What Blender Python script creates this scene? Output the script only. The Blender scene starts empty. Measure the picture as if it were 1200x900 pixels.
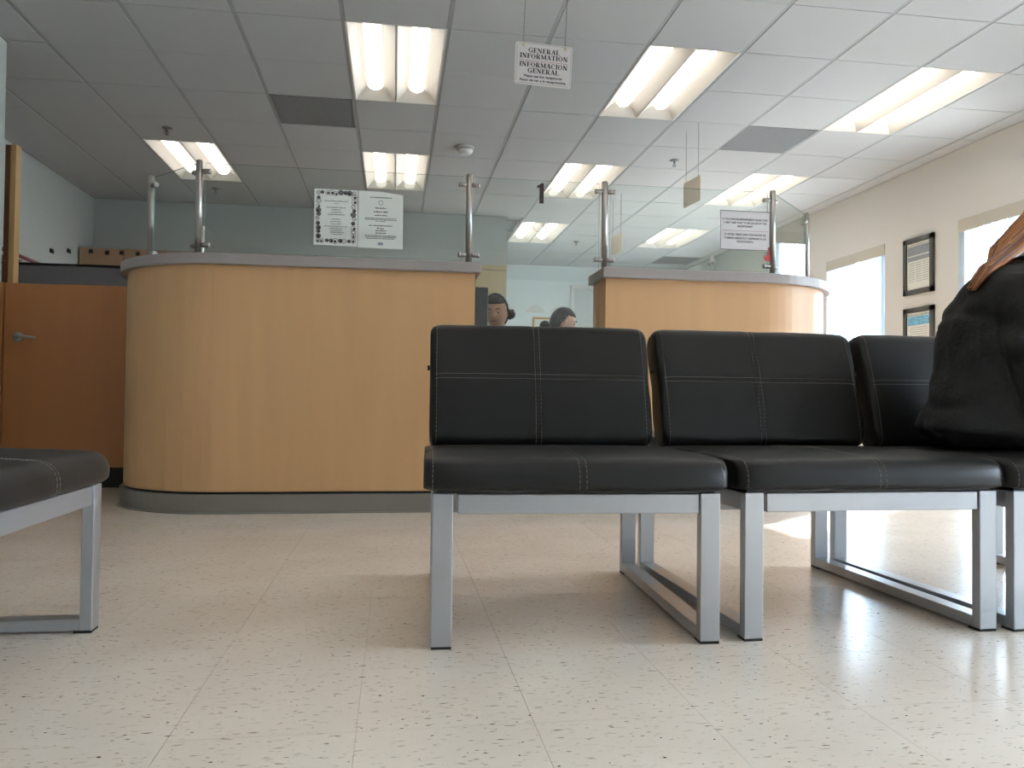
import bpy, bmesh, math, random
from mathutils import Vector, Matrix
from mathutils import noise as mnoise
random.seed(7)
PI = math.pi
C = bpy.context.scene.collection
sc = bpy.context.scene
# ------------------------------------------------------------------ camera
CEIL = 2.746
cam_d = bpy.data.cameras.new('camera'); cam = bpy.data.objects.new('camera', cam_d); C.objects.link(cam)
cam_d.sensor_width = 36; cam_d.lens = 928.756 / 1200 * 36; cam_d.clip_start = .02; cam_d.clip_end = 300
yaw, pit, rol = -.147708, .021654, .010979
F = Vector((-math.sin(yaw) * math.cos(pit), math.cos(yaw) * math.cos(pit), math.sin(pit)))
R = Vector((math.cos(yaw), math.sin(yaw), 0)); U = R.cross(F)
R2 = R * math.cos(rol) + U * math.sin(rol); U2 = -R * math.sin(rol) + U * math.cos(rol)
m = Matrix((R2, U2, -F)).transposed().to_4x4(); m.translation = (0, 0, .56); cam.matrix_world = m
sc.camera = cam
# ------------------------------------------------------------------ world, sun, exposure
w = bpy.data.worlds.new('sky'); sc.world = w; w.use_nodes = True
bg = w.node_tree.nodes['Background']; bg.inputs[0].default_value = (.76, .89, 1.04, 1); bg.inputs[1].default_value = 21.0
sun_d = bpy.data.lights.new('sun', 'SUN'); sun_d.energy = 16; sun_d.angle = .009; sun_d.color = (1, .97, .93)
sun = bpy.data.objects.new('sun', sun_d); C.objects.link(sun)
sun.rotation_euler = Vector((-1, -.80, -.66)).to_track_quat('-Z', 'Y').to_euler(); sun.location = (12, 10, 9)
LAMP = 3.4            # emission strength of the troffer diffusers
sc.view_settings.view_transform = 'Standard'; sc.view_settings.look = 'None'
sc.view_settings.exposure = .86; sc.view_settings.gamma = 1; sc.view_settings.use_curve_mapping = False
sc.cycles.max_bounces = 12; sc.cycles.diffuse_bounces = 6; sc.cycles.glossy_bounces = 5
sc.cycles.transparent_max_bounces = 24; sc.cycles.transmission_bounces = 8
sc.cycles.use_denoising = True; sc.cycles.sample_clamp_indirect = 6

# ------------------------------------------------------------------ helpers
def L(h): return tuple(h)
def mat(name, col, rough=.5, metal=0, spec=.5, emit=None, noise=None, bump=None, alpha=None, var=None, coat=0):
    m = bpy.data.materials.new(name); m.use_nodes = True; nt = m.node_tree; b = nt.nodes['Principled BSDF']
    b.inputs['Base Color'].default_value = (*col, 1); b.inputs['Roughness'].default_value = rough
    b.inputs['Metallic'].default_value = metal; b.inputs['Specular IOR Level'].default_value = spec
    b.inputs['Coat Weight'].default_value = coat
    if emit: b.inputs['Emission Color'].default_value = (*emit[0], 1); b.inputs['Emission Strength'].default_value = emit[1]
    geo = nt.nodes.new('ShaderNodeNewGeometry')
    if noise:   # (scale vec, amount)
        mp = nt.nodes.new('ShaderNodeMapping'); mp.inputs['Scale'].default_value = noise[0]
        nt.links.new(geo.outputs['Position'], mp.inputs[0])
        n = nt.nodes.new('ShaderNodeTexNoise'); n.inputs['Scale'].default_value = 1; n.inputs['Detail'].default_value = 4
        nt.links.new(mp.outputs[0], n.inputs[0])
        r = nt.nodes.new('ShaderNodeMapRange'); r.inputs[1].default_value = .25; r.inputs[2].default_value = .75
        r.inputs[3].default_value = 1 - noise[1]; r.inputs[4].default_value = 1 + noise[1]
        nt.links.new(n.outputs[0], r.inputs[0])
        v = nt.nodes.new('ShaderNodeVectorMath'); v.operation = 'SCALE'; v.inputs[0].default_value = col
        nt.links.new(r.outputs[0], v.inputs['Scale']); nt.links.new(v.outputs[0], b.inputs['Base Color'])
    if bump:    # (scale, strength, distance)
        n = nt.nodes.new('ShaderNodeTexNoise'); n.inputs['Scale'].default_value = bump[0]; n.inputs['Detail'].default_value = 3
        nt.links.new(geo.outputs['Position'], n.inputs[0])
        bp = nt.nodes.new('ShaderNodeBump'); bp.inputs['Strength'].default_value = bump[1]; bp.inputs['Distance'].default_value = bump[2]
        nt.links.new(n.outputs[0], bp.inputs['Height']); nt.links.new(bp.outputs[0], b.inputs['Normal'])
    return m

def glass_mat(name, tint, refl=1.0):
    m = bpy.data.materials.new(name); m.use_nodes = True; nt = m.node_tree; nt.nodes.clear()
    o = nt.nodes.new('ShaderNodeOutputMaterial'); mx = nt.nodes.new('ShaderNodeMixShader')
    t = nt.nodes.new('ShaderNodeBsdfTransparent'); t.inputs[0].default_value = (*tint, 1)
    g = nt.nodes.new('ShaderNodeBsdfGlossy'); g.inputs['Roughness'].default_value = .0
    lw = nt.nodes.new('ShaderNodeLayerWeight'); lw.inputs[0].default_value = .5
    pw = nt.nodes.new('ShaderNodeMath'); pw.operation = 'POWER'; pw.inputs[1].default_value = 5; nt.links.new(lw.outputs['Facing'], pw.inputs[0])
    f = nt.nodes.new('ShaderNodeMath'); f.operation = 'MULTIPLY_ADD'; f.inputs[1].default_value = .95; f.inputs[2].default_value = .04; nt.links.new(pw.outputs[0], f.inputs[0])
    nt.links.new(f.outputs[0], mx.inputs[0]); nt.links.new(t.outputs[0], mx.inputs[1]); nt.links.new(g.outputs[0], mx.inputs[2])
    nt.links.new(mx.outputs[0], o.inputs[0]); return m

def tile_mat():
    m = bpy.data.materials.new('vinyl_tile'); m.use_nodes = True; nt = m.node_tree; b = nt.nodes['Principled BSDF']
    N = nt.nodes.new; Lk = nt.links.new
    geo = N('ShaderNodeNewGeometry'); oi = N('ShaderNodeObjectInfo')
    def flecks(scale, rot, lo, hi, w):
        mp = N('ShaderNodeMapping'); mp.inputs['Scale'].default_value = scale; mp.inputs['Rotation'].default_value = (0, 0, rot)
        mp.inputs['Location'].default_value = (w, w * 2, 0)
        Lk(geo.outputs['Position'], mp.inputs[0])
        n = N('ShaderNodeTexNoise'); n.inputs['Scale'].default_value = 1; n.inputs['Detail'].default_value = 1.5
        Lk(mp.outputs[0], n.inputs[0])
        r = N('ShaderNodeMapRange'); r.inputs[1].default_value = lo; r.inputs[2].default_value = hi
        Lk(n.outputs[0], r.inputs[0]); return r.outputs[0]
    def mix(fac, a, bcol):
        x = N('ShaderNodeMix'); x.data_type = 'RGBA'; Lk(fac, x.inputs[0])
        if isinstance(a, tuple): x.inputs[6].default_value = (*a, 1)
        else: Lk(a, x.inputs[6])
        x.inputs[7].default_value = (*bcol, 1); return x.outputs[2]
    c = mix(flecks((3, 3, 3), 0, .35, .65, 1), (.74, .65, .56), (.80, .71, .62))
    c = mix(flecks((34, 125, 30), .12, .635, .73, 3), c, (.50, .42, .33))
    c = mix(flecks((42, 160, 30), -.25, .665, .74, 9), c, (.16, .125, .095))
    c = mix(flecks((75, 110, 30), .0, .715, .75, 21), c, (.05, .035, .03))
    mm = N('ShaderNodeMath'); mm.operation = 'MULTIPLY_ADD'; Lk(oi.outputs['Random'], mm.inputs[0]); mm.inputs[1].default_value = .025; mm.inputs[2].default_value = .987
    v = N('ShaderNodeVectorMath'); v.operation = 'SCALE'; Lk(c, v.inputs[0]); Lk(mm.outputs[0], v.inputs['Scale'])
    Lk(v.outputs[0], b.inputs['Base Color']); b.inputs['Roughness'].default_value = .26; b.inputs['Specular IOR Level'].default_value = .42
    n = N('ShaderNodeTexNoise'); n.inputs['Scale'].default_value = 9; n.inputs['Detail'].default_value = 3; Lk(geo.outputs['Position'], n.inputs[0])
    r = N('ShaderNodeMapRange'); r.inputs[3].default_value = .19; r.inputs[4].default_value = .235; Lk(n.outputs[0], r.inputs[0]); Lk(r.outputs[0], b.inputs['Roughness'])
    bp = N('ShaderNodeBump'); bp.inputs['Strength'].default_value = .05; bp.inputs['Distance'].default_value = .002; Lk(n.outputs[0], bp.inputs['Height']); Lk(bp.outputs[0], b.inputs['Normal'])
    return m

M = {}
M['tile'] = tile_mat()
M['grout'] = mat('tile_seam', (.55, .49, .41), .7)
M['ceil'] = mat('ceiling_tile_board', (.485, .49, .49), .9, bump=(160, .25, .002))
M['grid'] = mat('ceiling_grid_paint', (.36, .36, .36), .6)
M['vent'] = mat('vent_grille_paint', (.26, .26, .26), .6)
M['wall_l'] = mat('pale_blue_wall_paint', (.45, .475, .455), .85, bump=(90, .1, .002))
M['wall_far'] = mat('light_aqua_wall_paint', (.76, .82, .82), .85)
M['wall_r'] = mat('warm_white_wall_paint', (.64, .64, .625), .85, bump=(90, .1, .002))
M['lam'] = mat('maple_laminate', (.53, .305, .14), .42, noise=((14, 14, 1.2), .045))
M['lamdark'] = mat('maple_gate_laminate', (.42, .165, .05), .45, noise=((14, 14, 1.2), .05))
M['top'] = mat('mauve_grey_solid_top', (.30, .265, .255), .4, noise=((300, 300, 300), .08))
M['base'] = mat('grey_cove_base', (.22, .20, .175), .35, metal=.3)
M['dark'] = mat('shadow_gap_black', (.012, .011, .01), .6)
M['steel'] = mat('brushed_steel', (.43, .405, .38), .30, metal=1)
M['frame'] = mat('silver_grey_powder_coat', (.47, .49, .52), .32, metal=.75)
M['leather'] = mat('black_vinyl_upholstery', (.008, .0075, .0072), .44, spec=.30, bump=(420, .22, .0012))
M['thread'] = mat('grey_stitch_thread', (.26, .24, .21), .8)
M['rubber'] = mat('black_rubber', (.008, .008, .008), .6)
M['glass'] = glass_mat('counter_glass', (.955, .982, .972))
M['wglass'] = glass_mat('window_glass', (.96, .98, .98))
M['gedge'] = mat('glass_edge_green', (.30, .42, .38), .15)
M['gtop'] = mat('glass_top_edge', (.16, .20, .19), .5, spec=.2)
M['lampwhite'] = mat('troffer_white_enamel', (.70, .665, .61), .45)
M['tube'] = mat('glowing_diffuser', (.9, .9, .85), .5, emit=((1, .945, .86), LAMP))
M['paper'] = mat('paper_white', (.72, .75, .71), .8)
M['signw'] = mat('sign_plastic_pinkish', (.62, .595, .60), .5)
M['signb'] = mat('sign_board_back_tan', (.66, .58, .47), .6)
M['ink'] = mat('print_black', (.03, .022, .025), .7)
M['inkg'] = mat('print_grey', (.16, .16, .16), .7)
M['red'] = mat('red_reflection', (.5, .05, .05), .5)  # tint of the red reflection painted on the glass
M['mar'] = mat('maroon_line', (.35, .12, .12), .6)
M['brass'] = mat('brass_hook', (.45, .38, .08), .35, metal=.7)
M['chain'] = mat('grey_chain', (.25, .25, .25), .4, metal=.8)
M['plastic'] = mat('white_plastic', (.70, .70, .68), .4)
M['blind'] = mat('vertical_blind_vinyl', (.30, .38, .44), .6)
_nt = M['blind'].node_tree; _tr = _nt.nodes.new('ShaderNodeBsdfTranslucent'); _tr.inputs[0].default_value = (.40, .50, .58, 1); _mx = _nt.nodes.new('ShaderNodeMixShader'); _mx.inputs[0].default_value = .07
_nt.links.new(_nt.nodes['Principled BSDF'].outputs[0], _mx.inputs[1]); _nt.links.new(_tr.outputs[0], _mx.inputs[2]); _nt.links.new(_mx.outputs[0], _nt.nodes['Material Output'].inputs[0])
M['valance'] = mat('greige_valance', (.50, .48, .43), .7)
M['wframe'] = mat('window_frame_aluminium', (.55, .56, .56), .4, metal=.5)
M['pframe'] = mat('dark_picture_frame', (.055, .05, .045), .4)
M['blue'] = mat('blue_print', (.16, .42, .60), .7, noise=((30, 30, 60), .5))
M['greyprint'] = mat('slate_print', (.25, .28, .32), .7, noise=((60, 60, 90), .4))
M['panel'] = mat('grey_fabric_panel', (.20, .19, .20), .9)
M['brownwood'] = mat('dark_brown_wood', (.17, .07, .035), .5)
M['tanwood'] = mat('tan_wood_edge', (.50, .30, .12), .5)
M['cabwood'] = mat('cabinet_wood', (.36, .22, .13), .5, noise=((14, 14, 1.2), .06))
M['doortan'] = mat('tan_door_veneer', (.47, .38, .24), .5, noise=((20, 20, 2), .06))
M['doorwhite'] = mat('pale_grey_door_paint', (.56, .60, .60), .6)
M['skin'] = mat('brown_skin', (.50, .27, .175), .5)
M['skin2'] = mat('light_brown_skin', (.60, .36, .26), .5)
M['lips'] = mat('lips', (.30, .10, .085), .5)
M['hairb'] = mat('black_hair', (.016, .012, .011), .4)
M['ginger'] = mat('ginger_hair', (.46, .17, .045), .4)
M['ginger2'] = mat('dark_auburn_hair', (.17, .055, .02), .4)
M['jacket'] = mat('black_jacket_cloth', (.011, .011, .012), .85, bump=(60, .5, .006))
M['cloth'] = mat('charcoal_cloth', (.06, .06, .07), .85)
M['collar'] = mat('white_collar_cloth', (.6, .6, .6), .8)
M['eyew'] = mat('eye_white', (.36, .33, .31), .3)
M['screen'] = mat('dark_teal_screen', (.02, .10, .12), .15)
M['dblack'] = mat('black_plastic', (.012, .012, .014), .4)
M['jeans'] = mat('dark_trousers', (.02, .022, .03), .85)
M['asphalt'] = mat('sunlit_pavement', (.42, .40, .37), .9)
M['leaf'] = mat('tree_leaves', (.10, .20, .09), .8)
M['bark'] = mat('tree_bark', (.16, .11, .07), .9)
M['bldg'] = mat('outer_wall_stucco', (.6, .57, .5), .9)

def obj(name, bm, m=None, parent=None, mats=None, smooth=False, auto=None):
    if isinstance(bm, bmesh.types.BMesh):
        me = bpy.data.meshes.new(name); bmesh.ops.recalc_face_normals(bm, faces=bm.faces); bm.to_mesh(me); bm.free()
    else: me = bm
    for x in (mats or ([m] if m else [])):
        if len(me.materials) < 8: me.materials.append(x)
    if smooth:
        for p in me.polygons: p.use_smooth = True
    o = bpy.data.objects.new(name, me); C.objects.link(o)
    if parent: o.parent = parent
    if auto:
        md = o.modifiers.new('bevel', 'BEVEL'); md.width = auto; md.segments = 2; md.limit_method = 'ANGLE'
    return o
def inst(o, name=None, loc=None, rot=None, parent=None):
    c = o.copy(); C.objects.link(c)
    if parent is not None: c.parent = parent
    if loc is not None: c.location = loc
    if rot is not None: c.rotation_euler = rot
    return c
def tag(o, label=None, cat=None, group=None, kind=None):
    if label: o['label'] = label
    if cat: o['category'] = cat
    if group: o['group'] = group
    if kind: o['kind'] = kind
    return o
def thing(name, label, cat, loc=(0, 0, 0), rz=0, group=None):
    o = bpy.data.objects.new(name, None); C.objects.link(o); o.empty_display_size = .1
    o.location = loc; o.rotation_euler = (0, 0, rz); return tag(o, label, cat, group)
def B(): return bmesh.new()
def box(bm, a, b, bev=0, mi=0):
    r = bmesh.ops.create_cube(bm, size=1)
    vs = r['verts']
    for v in vs:
        v.co = Vector([(a[i] + b[i]) / 2 + v.co[i] * (b[i] - a[i]) for i in range(3)])
    fs = list({f for v in vs for f in v.link_faces})
    for f in fs: f.material_index = mi
    if bev:
        es = list({e for v in vs for e in v.link_edges})
        bmesh.ops.bevel(bm, geom=es, offset=bev, segments=2, affect='EDGES', profile=.5)
    return bm
def mbox(a, b, bev=0): return box(B(), a, b, bev)
def tube(bm, pts, r, n=8, caps=True, mi=0):
    pts = [Vector(p) for p in pts]; rs = r if isinstance(r, (list, tuple)) else [r] * len(pts)
    rings = []; up = None
    for i, p in enumerate(pts):
        d = (pts[min(i + 1, len(pts) - 1)] - pts[max(i - 1, 0)]).normalized()
        if up is None:
            up = Vector((0, 0, 1)) if abs(d.z) < .9 else Vector((1, 0, 0))
        x = d.cross(up).normalized(); y = x.cross(d).normalized(); up = y
        rings.append([bm.verts.new(p + x * math.cos(t) * rs[i] + y * math.sin(t) * rs[i]) for t in [2 * PI * k / n for k in range(n)]])
    for a, b in zip(rings, rings[1:]):
        for k in range(n):
            f = bm.faces.new((a[k], a[(k + 1) % n], b[(k + 1) % n], b[k])); f.material_index = mi; f.smooth = True
    if caps:
        for ring in (rings[0][::-1], rings[-1]):
            f = bm.faces.new(ring); f.material_index = mi
    return bm
def prism(bm, poly, z0, z1, mi=0):      # closed polygon in xy, extruded
    lo = [bm.verts.new((x, y, z0)) for x, y in poly]; hi = [bm.verts.new((x, y, z1)) for x, y in poly]
    n = len(poly)
    for k in range(n):
        f = bm.faces.new((lo[k], lo[(k + 1) % n], hi[(k + 1) % n], hi[k])); f.material_index = mi
    f = bm.faces.new(lo[::-1]); f.material_index = mi
    f = bm.faces.new(hi); f.material_index = mi
    return bm
def quadstrip_prism(bm, A, Bp, z0, z1):   # band between two polylines A (outer), Bp (inner)
    for k in range(len(A) - 1): pass
    rows = []
    for a, b in zip(A, Bp):
        rows.append([bm.verts.new((a[0], a[1], z0)), bm.verts.new((a[0], a[1], z1)), bm.verts.new((b[0], b[1], z1)), bm.verts.new((b[0], b[1], z0))])
    for p, q in zip(rows, rows[1:]):
        for k in range(4):
            bm.faces.new((p[k], p[(k + 1) % 4], q[(k + 1) % 4], q[k]))
    bm.faces.new(rows[0][::-1]); bm.faces.new(rows[-1])
    return bm

# ------------------------------------------------------------------ structure
def struct(name, bm, m, parent=None, label=None, **k):
    o = obj(name, bm, m, parent, **k); o['kind'] = 'structure'
    if label: o['label'] = label
    return o
XR, XL, XS = 4.73, -3.30, -2.40          # right wall, left inner wall, left stub wall
YB, YF, Y0 = 9.28, 12.5, -3.2            # short back wall, far wall, wall behind the camera
WT = .16
# floor: one slab below, tiles as pieces
floor = struct('floor', mbox((XL - .1, Y0, -.06), (XR + .2, YF + .1, -.0035)), M['grout'])
T = .3048; ox, oy = -.055, 3.20 - 11 * T
tm = mbox((-T / 2 + .0004, -T / 2 + .0004, -.006), (T / 2 - .0004, T / 2 - .0004, 0))
tm_o = None; restb = B(); cells = []
for i in range(-11, 17):
    for j in range(-14, 32):
        cx, cy = ox + (i + .5) * T, oy + (j + .5) * T
        if cx < XL or cx > XR or cy < Y0 or cy > YF: continue
        vis = cy > .85 and cy < 6.0 and -.50 * cy - .3 < cx < .88 * cy + .35
        cells.append((0 if vis else 1, cy, cx, vis))
cells.sort(); nvis = 0
for _, cy, cx, vis in cells:
    if vis and nvis < 296:
        if tm_o is None: o = tm_o = obj('floor_tile', tm, M['tile'], floor)
        else: o = inst(tm_o)
        o.location = (cx, cy, random.uniform(-.0001, 0)); nvis += 1
    else:
        restb_a = (max(cx - T / 2, XL - .1) + .0006, cy - T / 2 + .0006, -.006)
        box(restb, restb_a, (min(cx + T / 2, XR) - .0006, cy + T / 2 - .0006, 0))
rest = obj('floor_tile_field', restb, M['tile'], floor); rest['kind'] = 'stuff'

# right wall with window openings
wins = [(11.2, 12.2), (9.15, 10.75), (7.10, 8.16), (4.78, 6.08), (2.65, 3.80), (-.1, 1.65), (-2.6, -.7)]  # first two openings are unseen, added to brighten the back office
ZS, ZT = .42, 2.14
bm = B(); ys = Y0
for a, b in sorted(wins):
    box(bm, (XR, ys, 0), (XR + WT, a, 2.85)); box(bm, (XR, a, 0), (XR + WT, b, ZS)); box(bm, (XR, a, ZT), (XR + WT, b, 2.85)); ys = b
box(bm, (XR, ys, 0), (XR + WT, YF + .1, 2.85))
struct('wall_right', bm, M['wall_r'])
struct('wall_back', mbox((XL - .1, YB, 0), (1.30, YB + .12, 2.85)), M['wall_l'])
struct('wall_far', mbox((1.2, YF, 0), (XR + .1, YF + .12, 2.85)), M['wall_far'])
struct('wall_inner', mbox((1.18, YB + .12, 0), (1.30, YF, 2.85)), M['wall_far'])
struct('wall_left', mbox((XL - .12, 5.27, 0), (XL, YB, 2.85)), M['wall_l'])
struct('wall_front_left', mbox((XL - .12, Y0, 0), (XS, 5.27, 2.85)), M['wall_l'])
struct('wall_behind', mbox((XL - .1, Y0 - .12, 0), (XR + .1, Y0, 2.85)), M['wall_r'])
struct('baseboard_right', mbox((XR - .012, Y0, 0), (XR, YF, .10), .003), M['base'])
struct('baseboard_far', mbox((1.31, YF - .012, 0), (XR - .015, YF, .10), .003), M['base'])
struct('trim_1', mbox((1.31, YF - .03, 2.50), (XR - .02, YF, 2.53)), M['wall_far'])

# ceiling
S = .6096; cx0, cyA = -2.1492, 4.6294
ceiling = struct('ceiling', mbox((XL - .1, Y0, 2.83), (XR + .1, YF + .1, 2.90)), M['grid'])
lights = {}
for col, rows in ((0, (4,)), (3, (-8, -4, 0, 4)), (6, (-8, -4, 0, 4, 8)), (9, (-8, -4, 0, 4, 8))):
    for r in rows: lights[(col, r)] = 1
vents = {(2, 2), (8, 2), (10, 11), (4, -5)}
blocked = set()
for (c, r) in lights: blocked |= {(c, r), (c, r + 1)}
blocked |= vents
def in_room(c, r):
    xa, xb = cx0 + c * S, cx0 + (c + 1) * S; ya, yb = cyA + r * S, cyA + (r + 1) * S
    lim = XL if (ya + yb) / 2 > 5.2 else XS
    top = YB if (xa + xb) / 2 < 1.25 else YF
    return max(xa, lim), min(xb, XR), max(ya, Y0), min(yb, top)
tiles = []
for c in range(-2, 12):
    r = -14
    while r < 14:
        if (c, r) in blocked: r += 1; continue
        long = c < 7 and (c, r + 1) not in blocked and r % 2 == 0 and (c > -1 or r != 0)
        n = 2 if long else 1
        a = in_room(c, r); b = in_room(c, r + n - 1)
        xa, xb = a[0], a[1]; ya, yb = a[2], b[3]
        r += n
        if xb - xa < .04 or yb - ya < .04: continue
        tiles.append((xa, xb, ya, yb, long and yb - ya > 1.1))
def tile_mesh(w, d, scored):
    bm = B(); x, y = w / 2 - .0135, d / 2 - .0040
    if scored:
        box(bm, (-x, -y, 0), (x, -.0035, .02)); box(bm, (-x, .0035, 0), (x, y, .02)); box(bm, (-x, -.004, .0015), (x, .004, .02))
    else: box(bm, (-x, -y, 0), (x, y, .02))
    me = bpy.data.meshes.new('ceiling_tile'); bmesh.ops.recalc_face_normals(bm, faces=bm.faces); bm.to_mesh(me); bm.free(); me.materials.append(M['ceil']); return me
cache = {}
for xa, xb, ya, yb, lg in tiles:
    k = (round(xb - xa, 2), round(yb - ya, 2), lg)
    if k not in cache: cache[k] = tile_mesh(xb - xa, yb - ya, lg)
    o = bpy.data.objects.new('ceiling_tile', cache[k]); C.objects.link(o); o.parent = ceiling
    o.location = ((xa + xb) / 2, (ya + yb) / 2, CEIL + random.uniform(0, .0012))
bm = B()
for c in range(-2, 13):
    x = cx0 + c * S
    if x > XR: continue
    y0, y1 = Y0, (YF if x > 1.25 else YB)
    if x < XS: y0 = 5.4
    if x < XL: continue
    box(bm, (x - .0115, y0, CEIL + .003), (x + .0115, y1, CEIL + .03))
for r in range(-14, 14):
    y = cyA + r * S
    if y < Y0 or y > YF: continue
    for c in range(-2, 12):
        if (c, r) in lights.__class__((k, 1) for k in [(a, b + 1) for a, b in lights]): continue
        xa = max(cx0 + c * S, (XL if y > 5.4 else XS) if y < YB else 1.3); xb = min(cx0 + (c + 1) * S, XR)
        if xb > xa: box(bm, (xa, y - .006, CEIL + .004), (xb, y + .006, CEIL + .025))
g = obj('ceiling_grid', bm, M['grid'], ceiling)
bm = B(); box(bm, (XR - .014, Y0, CEIL - .001), (XR - .001, YF, CEIL + .02)); box(bm, (XL, YB - .02, CEIL - .002), (1.3, YB - .001, CEIL + .02))
box(bm, (XL + .001, 5.4, CEIL - .002), (XL + .02, YB - .02, CEIL + .02)); box(bm, (XS + .001, Y0, CEIL - .002), (XS + .02, 5.27, CEIL + .02))
obj('wall_angle', bm, M['grid'], ceiling)

# troffers
def troffer():
    root = thing('ceiling_light', None, 'ceiling light')
    W2, D = S - .024, 2 * S - .01
    bm = B()    # housing shell behind the reflectors
    box(bm, (-W2 / 2, -D / 2, .07), (W2 / 2, D / 2, .078)); 
    for s in (-1, 1):
        box(bm, (s * W2 / 2 - .006, -D / 2, 0), (s * W2 / 2 + .006, D / 2, .078)); box(bm, (-W2 / 2, s * D / 2 - .003, 0), (W2 / 2, s * D / 2 + .003, .078))
    box(bm, (-.004, -D / 2, .0), (.004, D / 2, .05))
    obj('housing', bm, M['lampwhite'], root)
    for s in (-1, 1):
        cx = s * W2 / 4; hw = W2 / 4 - .006; hd = D / 2 - .006; iw = .052; idp = hd - .10; zt = .062
        bm = B()
        o4 = [(-hw, -hd, .001), (hw, -hd, .001), (hw, hd, .001), (-hw, hd, .001)]
        nseg = 5; rings = []
        for q in range(nseg + 1):
            t = q / nseg; e = math.sin(t * PI / 2)
            x = hw + (iw - hw) * t; y = hd + (idp - hd) * t; z = .001 + (zt) * e
            rings.append([bm.verts.new((cx + a * x, b * y, z)) for a, b in ((-1, -1), (1, -1), (1, 1), (-1, 1))])
        for p, q in zip(rings, rings[1:]):
            for k in range(4): bm.faces.new((p[k], p[(k + 1) % 4], q[(k + 1) % 4], q[k]))
        bm.faces.new(rings[-1])
        obj('reflector', bm, M['lampwhite'], root)
        bm = B(); rows = []     # long capsule diffuser
        for q in range(13):
            t = q / 12 * 2 - 1; yy = t * (hd - .045); f = 1
            e = (abs(t) - .90) / .10
            if e > 0: f = max(.05, math.sqrt(max(0, 1 - e * e)))
            rows.append([bm.verts.new((cx + math.cos(a) * .052 * f, yy, .061 - math.sin(a) * .034 * f)) for a in [PI * k / 8 for k in range(9)]])
        for p, q in zip(rows, rows[1:]):
            for k in range(8): bm.faces.new((p[k], p[k + 1], q[k + 1], q[k]))
        obj('diffuser', bm, M['tube'], root, smooth=True)
    return root
def copy_tree(o, parent=None):
    c = o.copy(); C.objects.link(c)
    if parent: c.parent = parent
    for ch in list(o.children): copy_tree(ch, c)
    return c
tl = {
 (0, 4): 'twin-tube ceiling light at far left, seen beyond the short glass post of the left counter',
 (3, 0): 'big twin-tube ceiling light left of the hanging general information sign',
 (3, 4): 'twin-tube ceiling light straight above the two taped paper notices',
 (6, 0): 'bright twin-tube ceiling light just right of the hanging general information sign',
 (6, 4): 'twin-tube ceiling light just right of the black number one on the glass',
 (6, 8): 'farthest small ceiling light seen through the middle glass below the number one',
 (9, 0): 'washed-out ceiling light nearest the right wall and the front, the largest on the right',
 (9, 4): 'ceiling light above the notice on the right counter glass',
 (9, 8): 'farthest right ceiling light seen low through the right counter glass',
 (3, -4): 'ceiling light over the chairs, ahead of the camera frame in the fourth tile column',
 (6, -4): 'ceiling light over the chairs, out of frame above the general information sign',
 (9, -4): 'ceiling light over the chairs, out of frame nearest the windows',
 (3, -8): 'ceiling light behind the camera on the left', (6, -8): 'ceiling light behind the camera in the middle', (9, -8): 'ceiling light behind the camera on the right'}
tr = troffer(); first = True
for (c, r) in lights:
    o = tr if first else copy_tree(tr); first = False
    o.location = (cx0 + (c + .5) * S, cyA + (r + 1) * S, CEIL); o['label'] = tl[(c, r)]; o['group'] = 'recessed twin-tube ceiling lights'
# vents
vn = {(2, 2): 'dark square vent in the left part of the ceiling, left of the nearest light', (8, 2): 'grey square vent in the ceiling beside the washed-out right light',
      (10, 11): 'far dark ceiling vent seen low through the right counter glass', (4, -5): 'ceiling vent above the camera, out of frame'}
vroot = None
for (c, r), lab in vn.items():
    if vroot is None:
        vroot = thing('ceiling_vent', None, 'vent'); bm = B(); h = S / 2 - .011
        box(bm, (-h, -h, .004), (h, h, .02)); obj('backing', bm, M['vent'], vroot)
        bm = B()
        for s in (-1, 1): box(bm, (s * h - .01 * (s > 0), -h, -.001), (s * h + .01 * (s < 0), h, .006)); box(bm, (-h, s * h - .01 * (s > 0), -.001), (h, s * h + .01 * (s < 0), .006))
        obj('frame', bm, M['vent'], vroot)
        bm = B(); n = 24
        for k in range(1, n):
            y = -h + 2 * h * k / n; box(bm, (-h + .01, y - .003, 0), (h - .01, y + .003, .005)); box(bm, (y - .003, -h + .01, .0005), (y + .003, h - .01, .005))
        gg = obj('grille_mesh', bm, M['vent'], vroot); gg['kind'] = 'stuff'; o = vroot
    else: o = copy_tree(vroot)
    o.location = (cx0 + (c + .5) * S, cyA + (r + .5) * S, CEIL); o['label'] = lab; o['group'] = 'square ceiling vents'

# ceiling fittings
def lathe(bm, prof, n=20, c=(0, 0), mi=0):
    rings = [[bm.verts.new((c[0] + r * math.cos(2 * PI * k / n), c[1] + r * math.sin(2 * PI * k / n), z)) for k in range(n)] for r, z in prof]
    for a, b in zip(rings, rings[1:]):
        for k in range(n):
            f = bm.faces.new((a[k], a[(k + 1) % n], b[(k + 1) % n], b[k])); f.smooth = True; f.material_index = mi
    bm.faces.new(rings[0]); bm.faces.new(rings[-1][::-1]); return bm
sd = thing('smoke_detector', 'round white smoke detector on the ceiling above the middle glass post', 'smoke detector', (.578, 6.79, CEIL))
obj('cover', lathe(B(), [(.03, -.06), (.055, -.052), (.068, -.035), (.07, -.014), (.062, -.012)]), M['plastic'], sd)
obj('mounting_plate', lathe(B(), [(.078, -.012), (.08, -.004), (.08, 0)]), M['plastic'], sd)
spr = None
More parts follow.
